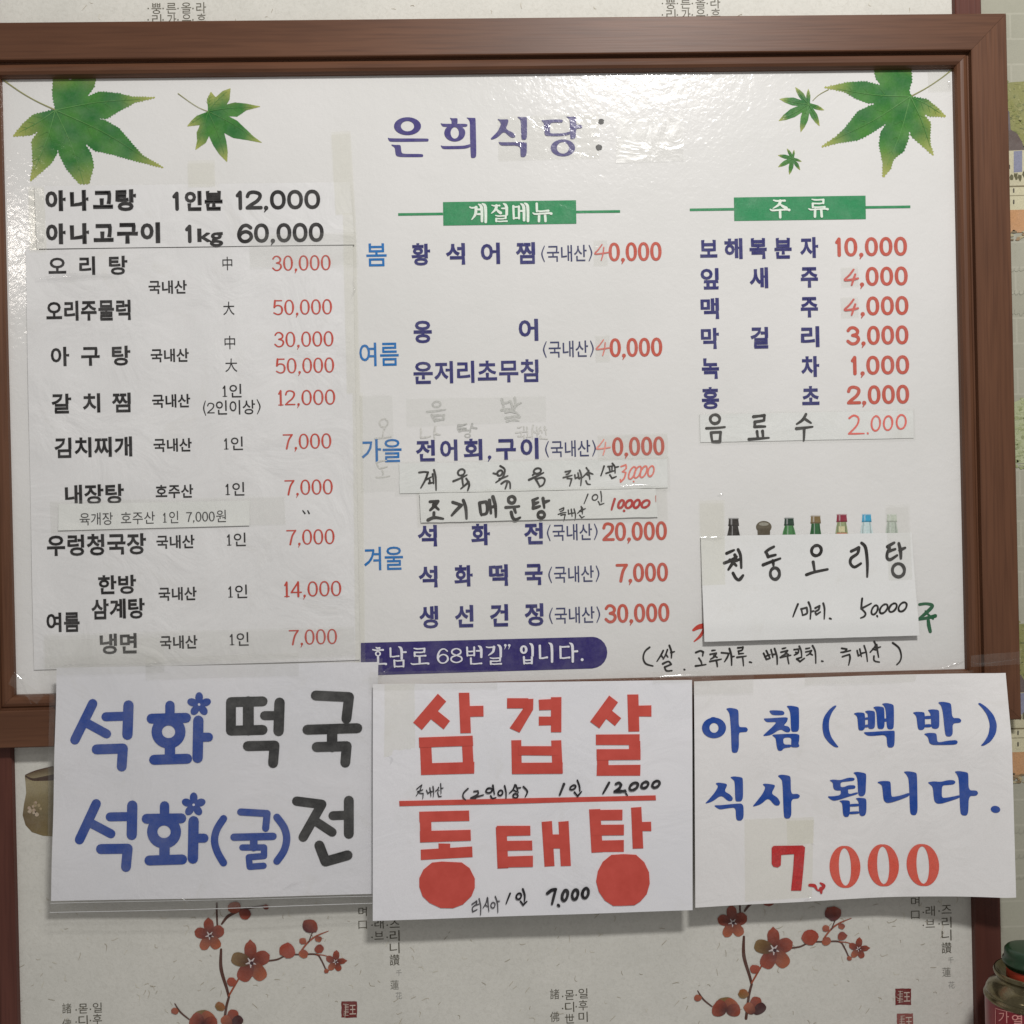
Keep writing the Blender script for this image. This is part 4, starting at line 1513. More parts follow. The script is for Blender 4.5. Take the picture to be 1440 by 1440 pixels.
# printed bottle necks above the card
for x, top, w0, w1, cap, body in ((1031.5, 728.5, 15, 16, A(58, 54, 50), A(52, 48, 44)), (1074, 733, 20, 18, A(98, 90, 74), A(88, 80, 66)), (1109.5, 728, 14, 17, A(38, 62, 48), A(74, 128, 76)),
                                  (1146.8, 725, 14.5, 14, A(124, 104, 66), A(40, 96, 52)), (1183.5, 723, 15, 16, A(140, 44, 62), A(150, 160, 120)), (1218.5, 723, 13.5, 16, A(70, 160, 196), A(196, 214, 214)), (1254, 723, 14.5, 16, A(196, 204, 190), A(186, 196, 184))):
    I = Ink()
    bt = 755
    ch = 11
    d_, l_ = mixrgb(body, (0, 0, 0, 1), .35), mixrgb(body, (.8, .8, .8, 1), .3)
    if x == 1074:
        I.disc(x, top + 8, 11, 8.5, cap, 20); I.disc(x, top + 4, 7, 2.5, mixrgb(cap, (.7, .7, .6, 1), .3), 14)
        I.poly([(x - 9, top + 10), (x + 9, top + 10), (x + 8.5, bt), (x - 8.5, bt)], body)
    else:
        I.strip([(x, top + ch - 1), (x, top + 18), (x, bt)], [w0 - 3, w1 - 1, w1 + 3], body, 'butt')
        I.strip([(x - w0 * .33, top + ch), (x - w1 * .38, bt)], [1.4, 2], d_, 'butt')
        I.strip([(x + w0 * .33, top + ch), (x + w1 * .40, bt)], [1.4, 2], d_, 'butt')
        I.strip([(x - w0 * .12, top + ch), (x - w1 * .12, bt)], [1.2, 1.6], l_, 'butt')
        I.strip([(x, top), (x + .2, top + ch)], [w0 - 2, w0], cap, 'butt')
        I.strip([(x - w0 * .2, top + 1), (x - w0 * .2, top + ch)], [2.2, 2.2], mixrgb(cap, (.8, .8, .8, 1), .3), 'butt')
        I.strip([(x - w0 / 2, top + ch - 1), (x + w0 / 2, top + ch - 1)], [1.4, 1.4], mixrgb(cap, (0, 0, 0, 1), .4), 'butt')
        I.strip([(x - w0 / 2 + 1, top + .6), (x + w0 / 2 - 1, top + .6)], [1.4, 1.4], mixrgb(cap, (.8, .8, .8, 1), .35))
        if top == 723 and x < 1190:
            I.strip([(x, 740), (x, 748)], [9, 9], A(206, 200, 160), 'butt'); I.strip([(x, 749), (x, bt)], [14, 15], A(186, 120, 84), 'butt')
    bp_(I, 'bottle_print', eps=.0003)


# ------------------------------------------------------------------ sheets, strips, tape
def sheet(name, corners, base, mat, parent, disp=None, thick=0.00025, nx=28, ny=20, edge=0.0, smooth=True):
    """a real sheet: corners TL, TR, BR, BL surveyed on the plane y = base, bent towards the room by disp(x, z)"""
    g = [P(x, y, base) for x, y in corners]
    vs, fs = [], []
    for k in (0, 1):
        for j in range(ny + 1):
            for i in range(nx + 1):
                u, v = i / nx, j / ny
                X = (g[0][0] * (1 - u) + g[1][0] * u) * (1 - v) + (g[3][0] * (1 - u) + g[2][0] * u) * v
                Z = (g[0][1] * (1 - u) + g[1][1] * u) * (1 - v) + (g[3][1] * (1 - u) + g[2][1] * u) * v
                if edge and (i in (0, nx) or j in (0, ny)):
                    r = random.Random(i * 131 + j * 17 + int(corners[0][0]))
                    X += r.uniform(-edge, edge); Z += r.uniform(-edge, edge)
                Y = base - (disp(X, Z) if disp else 0)
                vs.append((X, Y + k * thick, Z))
    W_ = nx + 1
    n = W_ * (ny + 1)
    for j in range(ny):
        for i in range(nx):
            a = j * W_ + i
            fs.append((a, a + W_, a + W_ + 1, a + 1))
            fs.append((n + a, n + a + 1, n + a + W_ + 1, n + a + W_))
    def side(p, q, r_, t):
        c = len(vs)
        vs.extend((vs[p], vs[q], vs[r_], vs[t]))
        fs.append((c, c + 1, c + 2, c + 3))
    for i in range(nx):
        a, b = i, ny * W_ + i
        side(a, a + 1, n + a + 1, n + a); side(b + 1, b, n + b, n + b + 1)
    for j in range(ny):
        a, b = j * W_, j * W_ + nx
        side(a + W_, a, n + a, n + a + W_); side(b, b + W_, n + b + W_, n + b)
    return mesh(name, vs, fs, mat, parent, smooth=smooth)


def tape(corners, base, parent, mat=None, amp=0.00012, name='tape_strip'):
    """thin single film"""
    g = [P(x, y, base) for x, y in corners]
    nx = max(2, int(abs(g[1][0] - g[0][0]) / 0.004)); ny = max(2, int(abs(g[3][1] - g[0][1]) / 0.004))
    nx, ny = min(nx, 40), min(ny, 40)
    vs, fs = [], []
    for j in range(ny + 1):
        for i in range(nx + 1):
            u, v = i / nx, j / ny
            X = (g[0][0] * (1 - u) + g[1][0] * u) * (1 - v) + (g[3][0] * (1 - u) + g[2][0] * u) * v
            Z = (g[0][1] * (1 - u) + g[1][1] * u) * (1 - v) + (g[3][1] * (1 - u) + g[2][1] * u) * v
            if i in (0, nx):
                X += random.uniform(-1, 1) * 0.0002
            if j in (0, ny):
                Z += random.uniform(-1, 1) * 0.0002
            vs.append((X, base - random.uniform(0, amp), Z))
    for j in range(ny):
        for i in range(nx):
            a = j * (nx + 1) + i
            fs.append((a, a + nx + 1, a + nx + 2, a + 1))
    return mesh(name, vs, fs, mat or M_TAPE, parent, smooth=True)


def lines(parent, base, specs, mat=M_INK, surf=None, eps=0.0003):
    for nm, col, fn in specs:
        I = Ink(col)
        fn(I)
        I.build(nm, mat, parent, surf=surf, eps=eps, base=base)


# --- long list sheet
def root_at(name, px, py, base, label, cat, group=None):
    x, z = P(px, py, base)
    return empty(name, (x, base, z), label, cat, group)


Y1 = -0.0008
lst = root_at('price_sheet', 270, 935, Y1, 'long white sheet of printed dishes and red prices on the left of the board', 'menu sheet', 'papers pasted on the menu board')
dl = lambda x, z: 0.0002 + 0.0003 * (1 + math.sin(x * 40) * math.cos(z * 33))
sheet('paper', ((36, 352), (496, 344), (506, 928), (48, 942)), Y1, M_SHEET, lst, dl, nx=40, ny=50)
sl_ = lambda x, z: Y1 - dl(x, z)


def lp(fn, name, col):
    I = Ink(col)
    fn(I)
    I.build(name, M_INK, lst, surf=sl_, eps=0.0003, base=Y1)


DISH = A(38, 36, 36)
for text, x0s, y, h in ((('오', '리', '탕'), ((68, 94), (112, 134), (154, 180)), 374, 26), (('아', '구', '탕'), ((72, 98), (114, 141), (158, 184)), 501, 27), (('갈', '치', '찜'), ((73, 101), (117, 141), (158, 184)), 567, 27)):
    I = Ink(DISH)
    for t, (a, b) in zip(text, x0s):
        word(I, t, a, b, y - ((a + b) / 2 - 125) * slope(y), h, 0.022)
    I.build('dish_lettering', M_INK, lst, surf=sl_, base=Y1)
for t, a, b, y, h in (('오리주물럭', 65, 184, 437, 28), ('김치찌개', 77, 186, 629, 28), ('내장탕', 92, 175, 695, 27), ('우렁청국장', 66, 206, 766, 29), ('한방', 138, 192, 822, 26), ('삼계탕', 129, 204, 856, 28), ('여름', 66, 113, 875, 27), ('냉면', 141, 193, 905, 28)):
    lp(lambda I: word(I, t, a, b, y, h, 0.022), 'dish_lettering', DISH)
for t, a, b, y in (('국내산', 209, 263, 404), ('국내산', 212, 266, 500), ('국내산', 214, 268, 564), ('국내산', 216, 270, 626), ('호주산', 219, 272, 691), ('국내산', 220, 274, 762), ('국내산', 223, 277, 835), ('국내산', 225, 278, 903)):
    lp(lambda I: word(I, t, a, b, y, 18.5, 0.016), 'origin_lettering', DISH)
for t, a, b, y in (('中', 313, 327, 371), ('大', 314, 330, 434), ('中', 316, 331, 482), ('大', 317, 334, 514)):
    lp(lambda I: word(I, t, a, b, y, 18, 0.004), 'size_lettering', DISH)
for a, b, y in ((313, 340, 550), (315, 342, 624), (317, 344, 688), (319, 346, 759), (321, 348, 832), (323, 350, 899)):
    def fn(I):
        digits(I, '1', a, a + 7, y + .3, 15.5, 2.0, .2, serif=True)
        word(I, '인', a + 10, b, y - .3, 18.5, 0.006)
    lp(fn, 'portion_lettering', DISH)


def fn(I):
    digits(I, '(2', 286, 302, 574, 15, 2.0, .3)
    word(I, '인이상', 304, 359, 573, 19.5, 0.006)
    digits(I, ')', 361, 367, 572, 15, 2.0, .3)


lp(fn, 'portion_lettering', DISH)
PRC = A(188, 74, 62)
for t, a, b, y in (('30,000', 383, 465, 370), ('50,000', 384.5, 467, 432), ('30,000', 386, 469, 477), ('50,000', 388, 470, 514), ('12,000', 391, 471.5, 559), ('7,000', 398, 466, 620.5), ('7,000', 400.5, 468, 685), ('7,000', 403, 470.5, 755), ('14,000', 399.5, 480, 828), ('7,000', 406.5, 474, 895.5)):
    lp(lambda I: digits(I, t, a, b, y, 21.5, 3.0, .42, serif=True, gap=.15), 'price_lettering', PRC)
lp(lambda I: (I.strip([(426, 718), (429, 722)], [1.6, 2.2]), I.strip([(433, 718), (435, 722)], [1.6, 2.2])), 'ditto_mark', DISH)

# --- bold black strip above it
Y2 = -0.0019
top = root_at('price_sheet', 270, 349, Y2, 'white strip with two lines of heavy black lettering above the long dish list', 'menu sheet', 'papers pasted on the menu board')
dt = lambda x, z: 0.0008 * max(0, min(1, (P(0, 352)[1] + 0.012 - z) / 0.03 * .5 + .3))
sheet('paper', ((48, 262), (492, 256), (499, 344), (52, 350)), Y2, M_SHEET, top, dt, nx=30, ny=12)
st_ = lambda x, z: Y2 - dt(x, z)
KB = A(40, 38, 38)


def tl(fn, name):
    I = Ink(KB); fn(I); I.build(name, M_INK, top, surf=st_, base=Y2)


def _a(I):
    for ch, a, b in zip('아나고탕', (64, 99, 130, 163), (93, 125, 160, 192)):
        word(I, ch, a, b, 282 - (a - 112) * .012, 30, 0.036)
def _b(I):
    for ch, a, b in zip('아나고구이', (65, 99, 131, 164, 198), (93, 126, 161, 195, 225)):
        word(I, ch, a, b, 328.5 - (a - 130) * .012, 30, 0.036)


tl(_a, 'dish_lettering')
tl(_b, 'dish_lettering')
tl(lambda I: (digits(I, '1', 243, 255, 283, 25, 5.2), word(I, '인', 260, 284, 282.5, 28, 0.036), word(I, '분', 287, 314, 282, 28, 0.036)), 'portion_lettering')
tl(lambda I: (digits(I, '1', 261, 273, 329, 24, 5.2), word(I, 'kg', 278, 314, 330, 25, 0.028)), 'portion_lettering')
tl(lambda I: digits(I, '12,000', 332, 450, 281, 25.5, 5.2, .05, gap=.12), 'price_lettering')
tl(lambda I: digits(I, '60,000', 335, 455, 327.5, 25.5, 5.2, .05, gap=.12), 'price_lettering')

# --- narrow strip between two dishes
Y3 = -0.0021
stp = root_at('price_strip', 216, 742, Y3, 'narrow white strip with small black print pasted across the long dish list', 'paper strip', 'papers pasted on the menu board')
d3 = lambda x, z: 0.0006 * max(0, min(1, (P(0, 735)[1] - z) / 0.008))
sheet('paper', ((82, 709), (351, 704), (351, 739), (82, 746)), Y3, M_STRIP, stp, d3, nx=24, ny=8)
I = Ink(DISH)
for t, a, b in (('육개장', 112, 159), ('호주산', 170, 218), ('인', 238, 251), ('원', 304, 318)):
    word(I, t, a, b, 728 - ((a + b) / 2 - 216) * slope(728), 17, 0.006)
digits(I, '1', 229, 235, 728, 13.5, 1.6, .3, serif=True); digits(I, '7,000', 262, 302, 726.5, 13.5, 1.7, .3)
I.build('strip_lettering', M_INK, stp, surf=lambda x, z: Y3 - d3(x, z), base=Y3)
tape(((70, 704), (400, 698), (402, 737), (72, 750)), Y3 - .0007, stp, M_TAPE)

# --- two marker strips in the middle column
Y4 = -0.0008
hs = root_at('price_strip', 740, 690, Y4, 'white strip with a thin handwritten dish and a pale red price', 'paper strip', 'papers pasted on the menu board')
sheet('paper', ((561, 652), (938, 645), (939, 686), (562, 694)), Y4, M_STRIP, hs, None, nx=24, ny=6, edge=.0002)
I = Ink(HANDK)
C6 = lambda b: (480 + b[0] / 2.88, 540 + b[1] / 2.88, 480 + b[2] / 2.88, 540 + b[3] / 2.88)
pen(I, 580, 650, 7.2, 21, [[(68, 104), (120, 98), (158, 102), (130, 180), (85, 260)], [(140, 175), (190, 150)], [(175, 180), (180, 215)], [(205, 120), (215, 215)], [(168, 212), (212, 206)], [(218, 78), (235, 150), (240, 282)],
    ('o', 495, 102, 34, 32, .2), [(414, 192), (480, 165), (552, 128)], [(505, 165), (515, 245)], [(545, 165), (570, 200), (490, 268)], [(560, 190), (575, 230), (560, 285)],
    [(890, 38), (935, 75), (915, 150), (845, 205)], [(820, 112), (870, 125)], ('o', 885, 110, 26, 28, .3), [(880, 170), (965, 138)], [(900, 218), (945, 190), (985, 205), (990, 265)], [(960, 205), (940, 268)],
    ('o', 1265, 88, 36, 28, .3), [(1218, 130), (1240, 105)], [(1180, 178), (1250, 145), (1328, 105)], [(1245, 165), (1265, 200), (1290, 245)], [(1255, 170), (1310, 155), (1340, 175), (1325, 225), (1285, 248)]])
pen(I, 770, 645, 9, 22, [[(225, 165), (290, 152), (262, 190), (235, 200)], [(200, 240), (260, 225), (310, 210)], [(250, 250), (305, 255), (280, 345)], [(345, 205), (352, 250), (395, 225)], [(385, 180), (402, 260)], [(405, 145), (428, 220), (420, 340)], [(390, 245), (430, 240)],
    [(490, 115), (520, 160), (445, 235)], [(500, 200), (535, 225)], [(520, 150), (535, 260)], [(535, 180), (575, 195)], [(485, 280), (505, 320), (540, 325)],
    [(715, 95), (675, 215)], [(765, 100), (830, 90)], [(780, 110), (790, 160)], [(815, 105), (815, 150)], [(740, 185), (800, 165), (850, 150)], [(820, 60), (850, 100), (855, 180)], [(850, 110), (900, 100)], [(788, 205), (815, 248), (870, 225)]])
I.build('dish_writing', M_MARKER, hs, base=Y4)
I = Ink(A(224, 122, 108))
pen(I, 770, 645, 9, 21, [[(930, 100), (990, 78), (995, 120), (950, 165)], [(950, 165), (990, 175), (970, 245), (925, 295), (920, 262)], ('o', 1070, 180, 36, 78, .35), ('o', 1140, 170, 36, 74, .35), ('o', 1215, 165, 36, 72, .35), ('o', 1308, 158, 36, 66, .2), [(1088, 288), (1094, 292)]])
I.build('price_writing', M_MARKER, hs, base=Y4)
tape(((555, 648), (942, 641), (943, 690), (556, 697)), Y4 - .0007, hs, M_TAPE_GREY)

Y5 = -0.0017
hb = root_at('price_strip', 755, 738, Y5, 'white strip with a bold handwritten dish and a dark red price', 'paper strip', 'papers pasted on the menu board')
sheet('paper', ((590, 694), (922, 687), (925, 727), (592, 735)), Y5, M_STRIP, hb, None, nx=24, ny=6, edge=.0002)
I = Ink(HANDK)
pen(I, 580, 650, 7.2, 33, [[(178, 400), (260, 395), (225, 440), (180, 485)], [(215, 430), (265, 478)], [(218, 510), (215, 560)], [(158, 585), (220, 560), (310, 572)],
    [(408, 405), (495, 435), (440, 490), (398, 538)], [(515, 385), (540, 460), (548, 570)],
    [(680, 415), (690, 500), (700, 535)], [(680, 412), (745, 400), (760, 450), (750, 515), (700, 530)], [(780, 385), (795, 515)], [(815, 350), (840, 440), (845, 552)], [(795, 455), (835, 445)],
    ('o', 1005, 380, 34, 34, 0), [(945, 458), (1080, 446)], [(1030, 460), (1045, 510)], [(1000, 505), (1015, 560), (1045, 580), (1090, 560)],
    [(1218, 385), (1270, 362)], [(1225, 425), (1275, 405)], [(1225, 400), (1222, 465), (1290, 445)], [(1322, 365), (1335, 460)], [(1335, 405), (1385, 388)], ('o', 1304, 532, 34, 32, 0)])
pen(I, 770, 645, 9, 17, [[(150, 645), (205, 620), (200, 650), (160, 670)], [(135, 705), (190, 685), (235, 680)], [(170, 715), (225, 705), (210, 770)], [(262, 650), (265, 700), (300, 690)], [(300, 640), (310, 730)], [(335, 635), (352, 700), (350, 760)], [(308, 690), (345, 682)],
    [(425, 605), (430, 640), (380, 690)], [(405, 660), (435, 670)], [(440, 620), (440, 700)], [(440, 645), (480, 630)], [(405, 715), (430, 748), (465, 730)],
    [(510, 450), (462, 570)], ('o', 600, 490, 34, 36, .2), [(672, 415), (682, 480), (680, 545)], [(640, 540), (660, 582), (715, 565)]])
I.build('dish_writing', M_MARKER, hb, base=Y5)
I = Ink(A(180, 50, 46))
pen(I, 770, 645, 9, 32, [[(850, 510), (810, 645)], ('o', 930, 575, 32, 50, .3), ('o', 1030, 575, 40, 50, .3), ('o', 1128, 572, 36, 50, .3), ('o', 1240, 572, 46, 46, .4), [(968, 660), (974, 664)]])
pen(I, 770, 645, 9, 12, [[(1368, 470), (1370, 545)]], A(200, 140, 130))
I.build('price_writing', M_MARKER, hb, base=Y5)
tape(((586, 690), (938, 683), (940, 731), (588, 739)), Y5 - .0010, hb, M_TAPE)

# --- soft drink strip
Y6 = -0.0007
ds = root_at('price_strip', 1135, 620, Y6, 'greyish taped strip with three spaced handwritten letters, last of the drinks', 'paper strip', 'papers pasted on the menu board')
sheet('paper', ((984, 583), (1284, 577), (1285, 616), (985, 622)), Y6, M_STRIP, ds, None, nx=18, ny=4, edge=.0001)
I = Ink(HANDK)
pen(I, 980, 570, 4.645, 19, [('o', 118, 90, 31, 29, 0), [(62, 150), (120, 148), (182, 142)], [(92, 178), (100, 235)], [(92, 178), (155, 175), (150, 235), (100, 236)],
    [(370, 74), (440, 66), (438, 98), (378, 108), (376, 140), (446, 138)], [(392, 170), (398, 215)], [(428, 168), (432, 212)], [(340, 222), (470, 212)],
    [(712, 58), (690, 95), (652, 122)], [(700, 85), (745, 115)], [(650, 152), (755, 140)], [(700, 150), (698, 228)]])
I.build('drink_writing', M_MARKER, ds, base=Y6)
I = Ink(A(224, 104, 94))
pen(I, 980, 570, 4.645, 12, [[(995, 84), (1025, 66), (1055, 84), (1045, 130), (992, 186), (1092, 184)], [(1115, 182), (1118, 186)], ('o', 1168, 118, 28, 48, .05), ('o', 1248, 116, 28, 46, .05), ('o', 1334, 108, 30, 46, .05)])
I.build('price_writing', M_MARKER, ds, base=Y6)
tape(((982, 580), (1287, 574), (1288, 619), (983, 625)), Y6 - .0009, ds, M_TAPE_GREY)

# --- hand-lettered card over the bottles
Y7 = -0.0022
cd = root_at('price_card', 1140, 900, Y7, 'white card with five large marker letters, taped over the printed bottles', 'price card')
xl, zl = P(990, 905, Y7)
d7 = lambda x, z: 0.0035 * max(0, min(1, (P(0, 800)[1] - z) / 0.07)) ** 2
sheet('paper', ((985.5, 754), (1282, 749), (1291, 893), (989.5, 902)), Y7, M_CARD, cd, d7, nx=30, ny=20, edge=.00008)
s7 = lambda x, z: Y7 - d7(x, z)
C1 = lambda b: (960 + b[0] / 3, 680 + b[1] / 3, 960 + b[2] / 3, 680 + b[3] / 3)
I = Ink(HANDK)
pen(I, 1000, 755, 4.966, 22, [[(108, 115), (160, 92)], [(92, 182), (135, 165), (178, 138)], [(165, 125), (172, 150), (145, 190), (120, 228)], [(130, 160), (160, 185), (175, 200)], [(175, 165), (200, 155)], [(188, 88), (205, 130), (210, 215)],
    [(152, 252), (170, 285), (190, 300), (205, 290), (222, 268)],
    [(380, 105), (405, 85), (438, 68)], [(385, 110), (398, 138), (450, 125)], [(362, 195), (420, 172), (482, 150)], [(430, 165), (435, 200)], ('o', 444, 255, 32, 40, 0),
    ('o', 735, 95, 34, 36, .1), [(712, 175), (722, 240)], [(664, 264), (720, 245), (812, 226)],
    [(978, 100), (1030, 75), (1022, 115), (978, 148), (972, 185), (1000, 210), (1045, 185)], [(1050, 42), (1078, 75), (1090, 180), (1088, 278)],
    [(1232, 68), (1278, 40)], [(1240, 100), (1285, 85)], [(1245, 78), (1230, 110), (1228, 145), (1250, 158), (1298, 128)], [(1310, 45), (1322, 100), (1324, 150)], [(1318, 92), (1354, 76)], ('o', 1306, 232, 42, 46, 0)])
I.build('dish_writing', M_MARKER, cd, surf=s7, base=Y7)
I = Ink(HANDK)
pen(I, 1000, 755, 4.966, 14, [[(602, 468), (565, 556)], [(624, 500), (632, 545)], [(624, 502), (662, 492), (664, 530), (632, 545)], [(676, 455), (690, 500), (685, 570)], [(690, 520), (712, 515)], [(722, 495), (752, 480), (745, 505), (722, 520), (728, 540), (756, 522)], [(778, 462), (786, 500), (782, 570)], [(820, 566), (830, 570)],
    [(1050, 428), (1042, 498), (1112, 462)], [(1042, 498), (1070, 530), (1062, 552), (1036, 564)], ('o', 1135, 508, 20, 32, .35), ('o', 1198, 500, 24, 32, .45), ('o', 1262, 492, 24, 30, .45), ('o', 1330, 487, 26, 32, .4), [(1150, 548), (1154, 556)]])
I.build('price_writing', M_MARKER, cd, surf=s7, base=Y7)
tape(((984, 704), (1019, 703), (1020, 822), (987, 823)), Y7 - .0012, cd, M_TAPE_OLD)
tape(((1246, 710), (1279, 709), (1283, 815), (1250, 816)), Y7 - .0012, cd, M_TAPE)

# --- loose tape left on the board
for c, m in ((((466, 186), (493, 184), (500, 300), (472, 302)), M_TAPE_OLD), (((482, 300), (500, 300), (507, 552), (488, 553)), M_TAPE_OLD),
             (((264, 226), (302, 225), (303, 262), (265, 263)), M_TAPE_OLD), (((868, 167), (960, 164), (962, 226), (866, 229)), M_PATCH),
             (((571, 560), (768, 556), (768, 592), (572, 600)), M_TAPE_GREY), (((835, 338), (854, 337), (855, 373), (835, 374)), M_TAPE),
             (((837, 472), (857, 471), (858, 508), (838, 509)), M_TAPE), (((840, 612), (939, 609), (940, 645), (841, 648)), M_TAPE),
             (((496, 552), (510, 552), (514, 940), (500, 942)), M_TAPE_OLD), (((505, 556), (552, 555), (556, 690), (508, 692)), M_TAPE_GREY),
             (((1182, 376), (1207, 375), (1208, 403), (1183, 404)), M_TAPE), (((1182, 418), (1207, 417), (1208, 446), (1183, 447)), M_TAPE),
             (((700, 164), (842, 160), (843, 222), (701, 226)), M_TAPE), (((1305, 100), (1337, 99), (1338, 128), (1306, 129)), M_TAPE)):
    tape(c, -.0012 if m is not M_TAPE_OLD else -.0030, board, m)
tape(((62, 892), (498, 881), (500, 922), (64, 940)), -.0034, board, M_TAPE)
tape(((40, 262), (62, 262), (66, 352), (42, 352)), -.0034, board, M_TAPE_OLD)
tape(((350, 330), (500, 326), (505, 372), (352, 376)), -.0040, board, M_TAPE)

# ------------------------------------------------------------------ the three posters
G = 'posters taped under the menu board'
YP = -0.0178
# left poster in its sleeve
pl = root_at('poster', 300, 1262, YP, 'left poster in a clear sleeve, rounded blue and black letters with two small blue flowers', 'poster', G)
dL = lambda x, z: 0.0022 * (math.sin(x * 22 + 1) * .5 + .5) * max(0, min(1, (-0.12 - z) / 0.1)) + .0010 * math.sin(z * 32) ** 2 * max(0, min(1, (-.30 - x) / .1))
sheet('paper', ((80, 939), (532, 931), (526, 1257), (72, 1267)), YP, M_PAPER, pl, dL, nx=46, ny=34)
sL = lambda x, z: YP - dL(x, z)
BL = A(12, 62, 148); DKL = A(20, 20, 22)
C2 = lambda pts: [(60 + x / 3, 920 + y / 3) for x, y in pts]


def R(I, pts, w, c=None): I.line(C2(pts), w / 3, c)


def ring(I, cx, cy, r, w, c=None):
    pts = C2([(cx + r * math.cos(2 * math.pi * i / 28), cy + r * .97 * math.sin(2 * math.pi * i / 28)) for i in range(28)])
    I.strip(pts, [w / 3] * 28, c, closed=True)


def flower(I, cx, cy):
    for i in range(5):
        a = math.radians(-90 + 72 * i)
        q = C2([(cx + 30 * math.cos(a), cy + 30 * math.sin(a))])[0]
        pts = []
        for j in range(16):
            t = 2 * math.pi * j / 16
            u, v = 22 * math.cos(t), 16.5 * math.sin(t)
            pts.append((q[0] + (u * math.cos(a) - v * math.sin(a)) / 3, q[1] + (u * math.sin(a) + v * math.cos(a)) / 3))
        I.poly(pts)
    q = C2([(cx, cy)])[0]
    I.disc(q[0], q[1], 17 / 3)
    I.disc(q[0], q[1], 5.5 / 3, color=A(216, 216, 228), n=10)


def pput(I, name): I.build(name, M_INK, pl, surf=sL, eps=.0004, base=YP)


I = Ink(BL)
R(I, [(212, 208), (138, 360)], 40); R(I, [(192, 292), (272, 335)], 38); R(I, [(268, 263), (352, 260)], 38); R(I, [(364, 215), (360, 338)], 44); R(I, [(230, 400), (341, 396), (336, 472)], 42)
R(I, [(540, 214), (540, 262)], 40); R(I, [(462, 270), (608, 266)], 42); ring(I, 534, 325, 50, 44); R(I, [(540, 378), (540, 436)], 44); R(I, [(473, 443), (613, 438)], 42)
R(I, [(660, 278), (657, 434)], 44); R(I, [(665, 347), (703, 347)], 38)
flower(I, 663, 210)
pput(I, 'blue_lettering')
I = Ink(DKL)
R(I, [(930, 197), (797, 200), (797, 320), (930, 317)], 42); R(I, [(870, 198), (870, 318)], 46); R(I, [(1001, 203), (997, 322)], 44); R(I, [(938, 257), (990, 257)], 38); R(I, [(868, 385), (980, 383), (974, 457)], 42)
R(I, [(1153, 173), (1293, 180), (1282, 271)], 42); R(I, [(1118, 317), (1328, 311)], 42); R(I, [(1222, 315), (1222, 390)], 44); R(I, [(1157, 390), (1283, 387), (1277, 457)], 42)
pput(I, 'black_lettering')
I = Ink(BL)
R(I, [(227, 630), (157, 781)], 40); R(I, [(207, 713), (290, 756)], 38); R(I, [(286, 685), (366, 683)], 38); R(I, [(380, 637), (378, 760)], 44); R(I, [(248, 820), (361, 818), (354, 895)], 42)
R(I, [(517, 637), (517, 686)], 40); R(I, [(441, 692), (588, 689)], 42); ring(I, 515, 746, 50, 44); R(I, [(517, 800), (517, 858)], 44); R(I, [(453, 867), (592, 862)], 42)
R(I, [(640, 701), (637, 858)], 44); R(I, [(645, 772), (684, 772)], 38)
flower(I, 640, 632)
I.curve(C2([(766, 690), (738, 735), (728, 782), (740, 830), (766, 876)]), 31 / 3); I.curve(C2([(990, 685), (1020, 728), (1031, 775), (1020, 825), (990, 870)]), 31 / 3)
R(I, [(838, 662), (949, 669), (943, 731)], 30); R(I, [(810, 768), (974, 765)], 31); R(I, [(893, 768), (893, 812)], 32)
R(I, [(845, 812), (936, 812), (936, 848), (872, 853), (876, 893), (934, 889)], 27)
pput(I, 'blue_lettering')
I = Ink(DKL)
R(I, [(1073, 618), (1178, 632), (1100, 770)], 40); R(I, [(1152, 703), (1222, 750)], 38); R(I, [(1225, 680), (1290, 678)], 38); R(I, [(1292, 617), (1292, 757)], 42); R(I, [(1168, 805), (1194, 873), (1287, 847)], 42)
pput(I, 'black_lettering')
sheet('sleeve', ((70, 935), (538, 926), (531, 1269), (66, 1282)), YP - .0022, M_SLEEVE, pl, lambda x, z: dL(x, z), thick=.0001, nx=46, ny=34)
# welded bottom seam and its wrinkles
I = Ink(A(206, 206, 206))
I.curve([(72, 1281.5), (200, 1278.5), (400, 1272), (530, 1268.5)], [.9, .8, .9, .8], sub=8)
I.curve([(73, 1268.6), (300, 1263), (527, 1258.5)], [.7, .5, .7], sub=8)
I.build('sleeve_seam', M_INK, pl, surf=sL, eps=.0028, base=YP)
tape(((60, 900), (230, 896), (232, 946), (62, 950)), YP - .0030, pl, M_TAPE)
tape(((205, 925), (420, 918), (420, 950), (205, 956)), YP - .0031, pl, M_TAPE)

# middle poster
YM = -0.0212
pm = root_at('poster', 750, 1286, YM, 'middle poster with angular red letters cut from paper and two solid red discs', 'poster', G)
dM = lambda x, z: 0.0015 * max(0, min(1, (-0.2 - z) / 0.15)) ** 2 + 0.0006 * math.sin(x * 20) ** 2
sM = lambda x, z: YM - dM(x, z)
sheet('paper', ((524.5, 962), (973, 956), (973.5, 1279), (524.5, 1294)), YM, M_PAPER, pm, dM, nx=44, ny=32)
C3 = lambda pts: [(500 + x / 2.88, 940 + y / 2.88) for x, y in pts]


def cut(a, b, w):
    """one strip of red paper with real thickness"""
    (x0, y0), (x1, y1) = C3([a, b])
    w = w / 2.88 / 2
    dx, dy = x1 - x0, y1 - y0
    L = math.hypot(dx, dy); nx, ny = -dy / L * w, dx / L * w
    pts = [(x0 + nx, y0 + ny), (x1 + nx, y1 + ny), (x1 - nx, y1 - ny), (x0 - nx, y0 - ny)]
    piece([(x + random.uniform(-.35, .35), y + random.uniform(-.35, .35)) for x, y in pts])


_pc = [0]


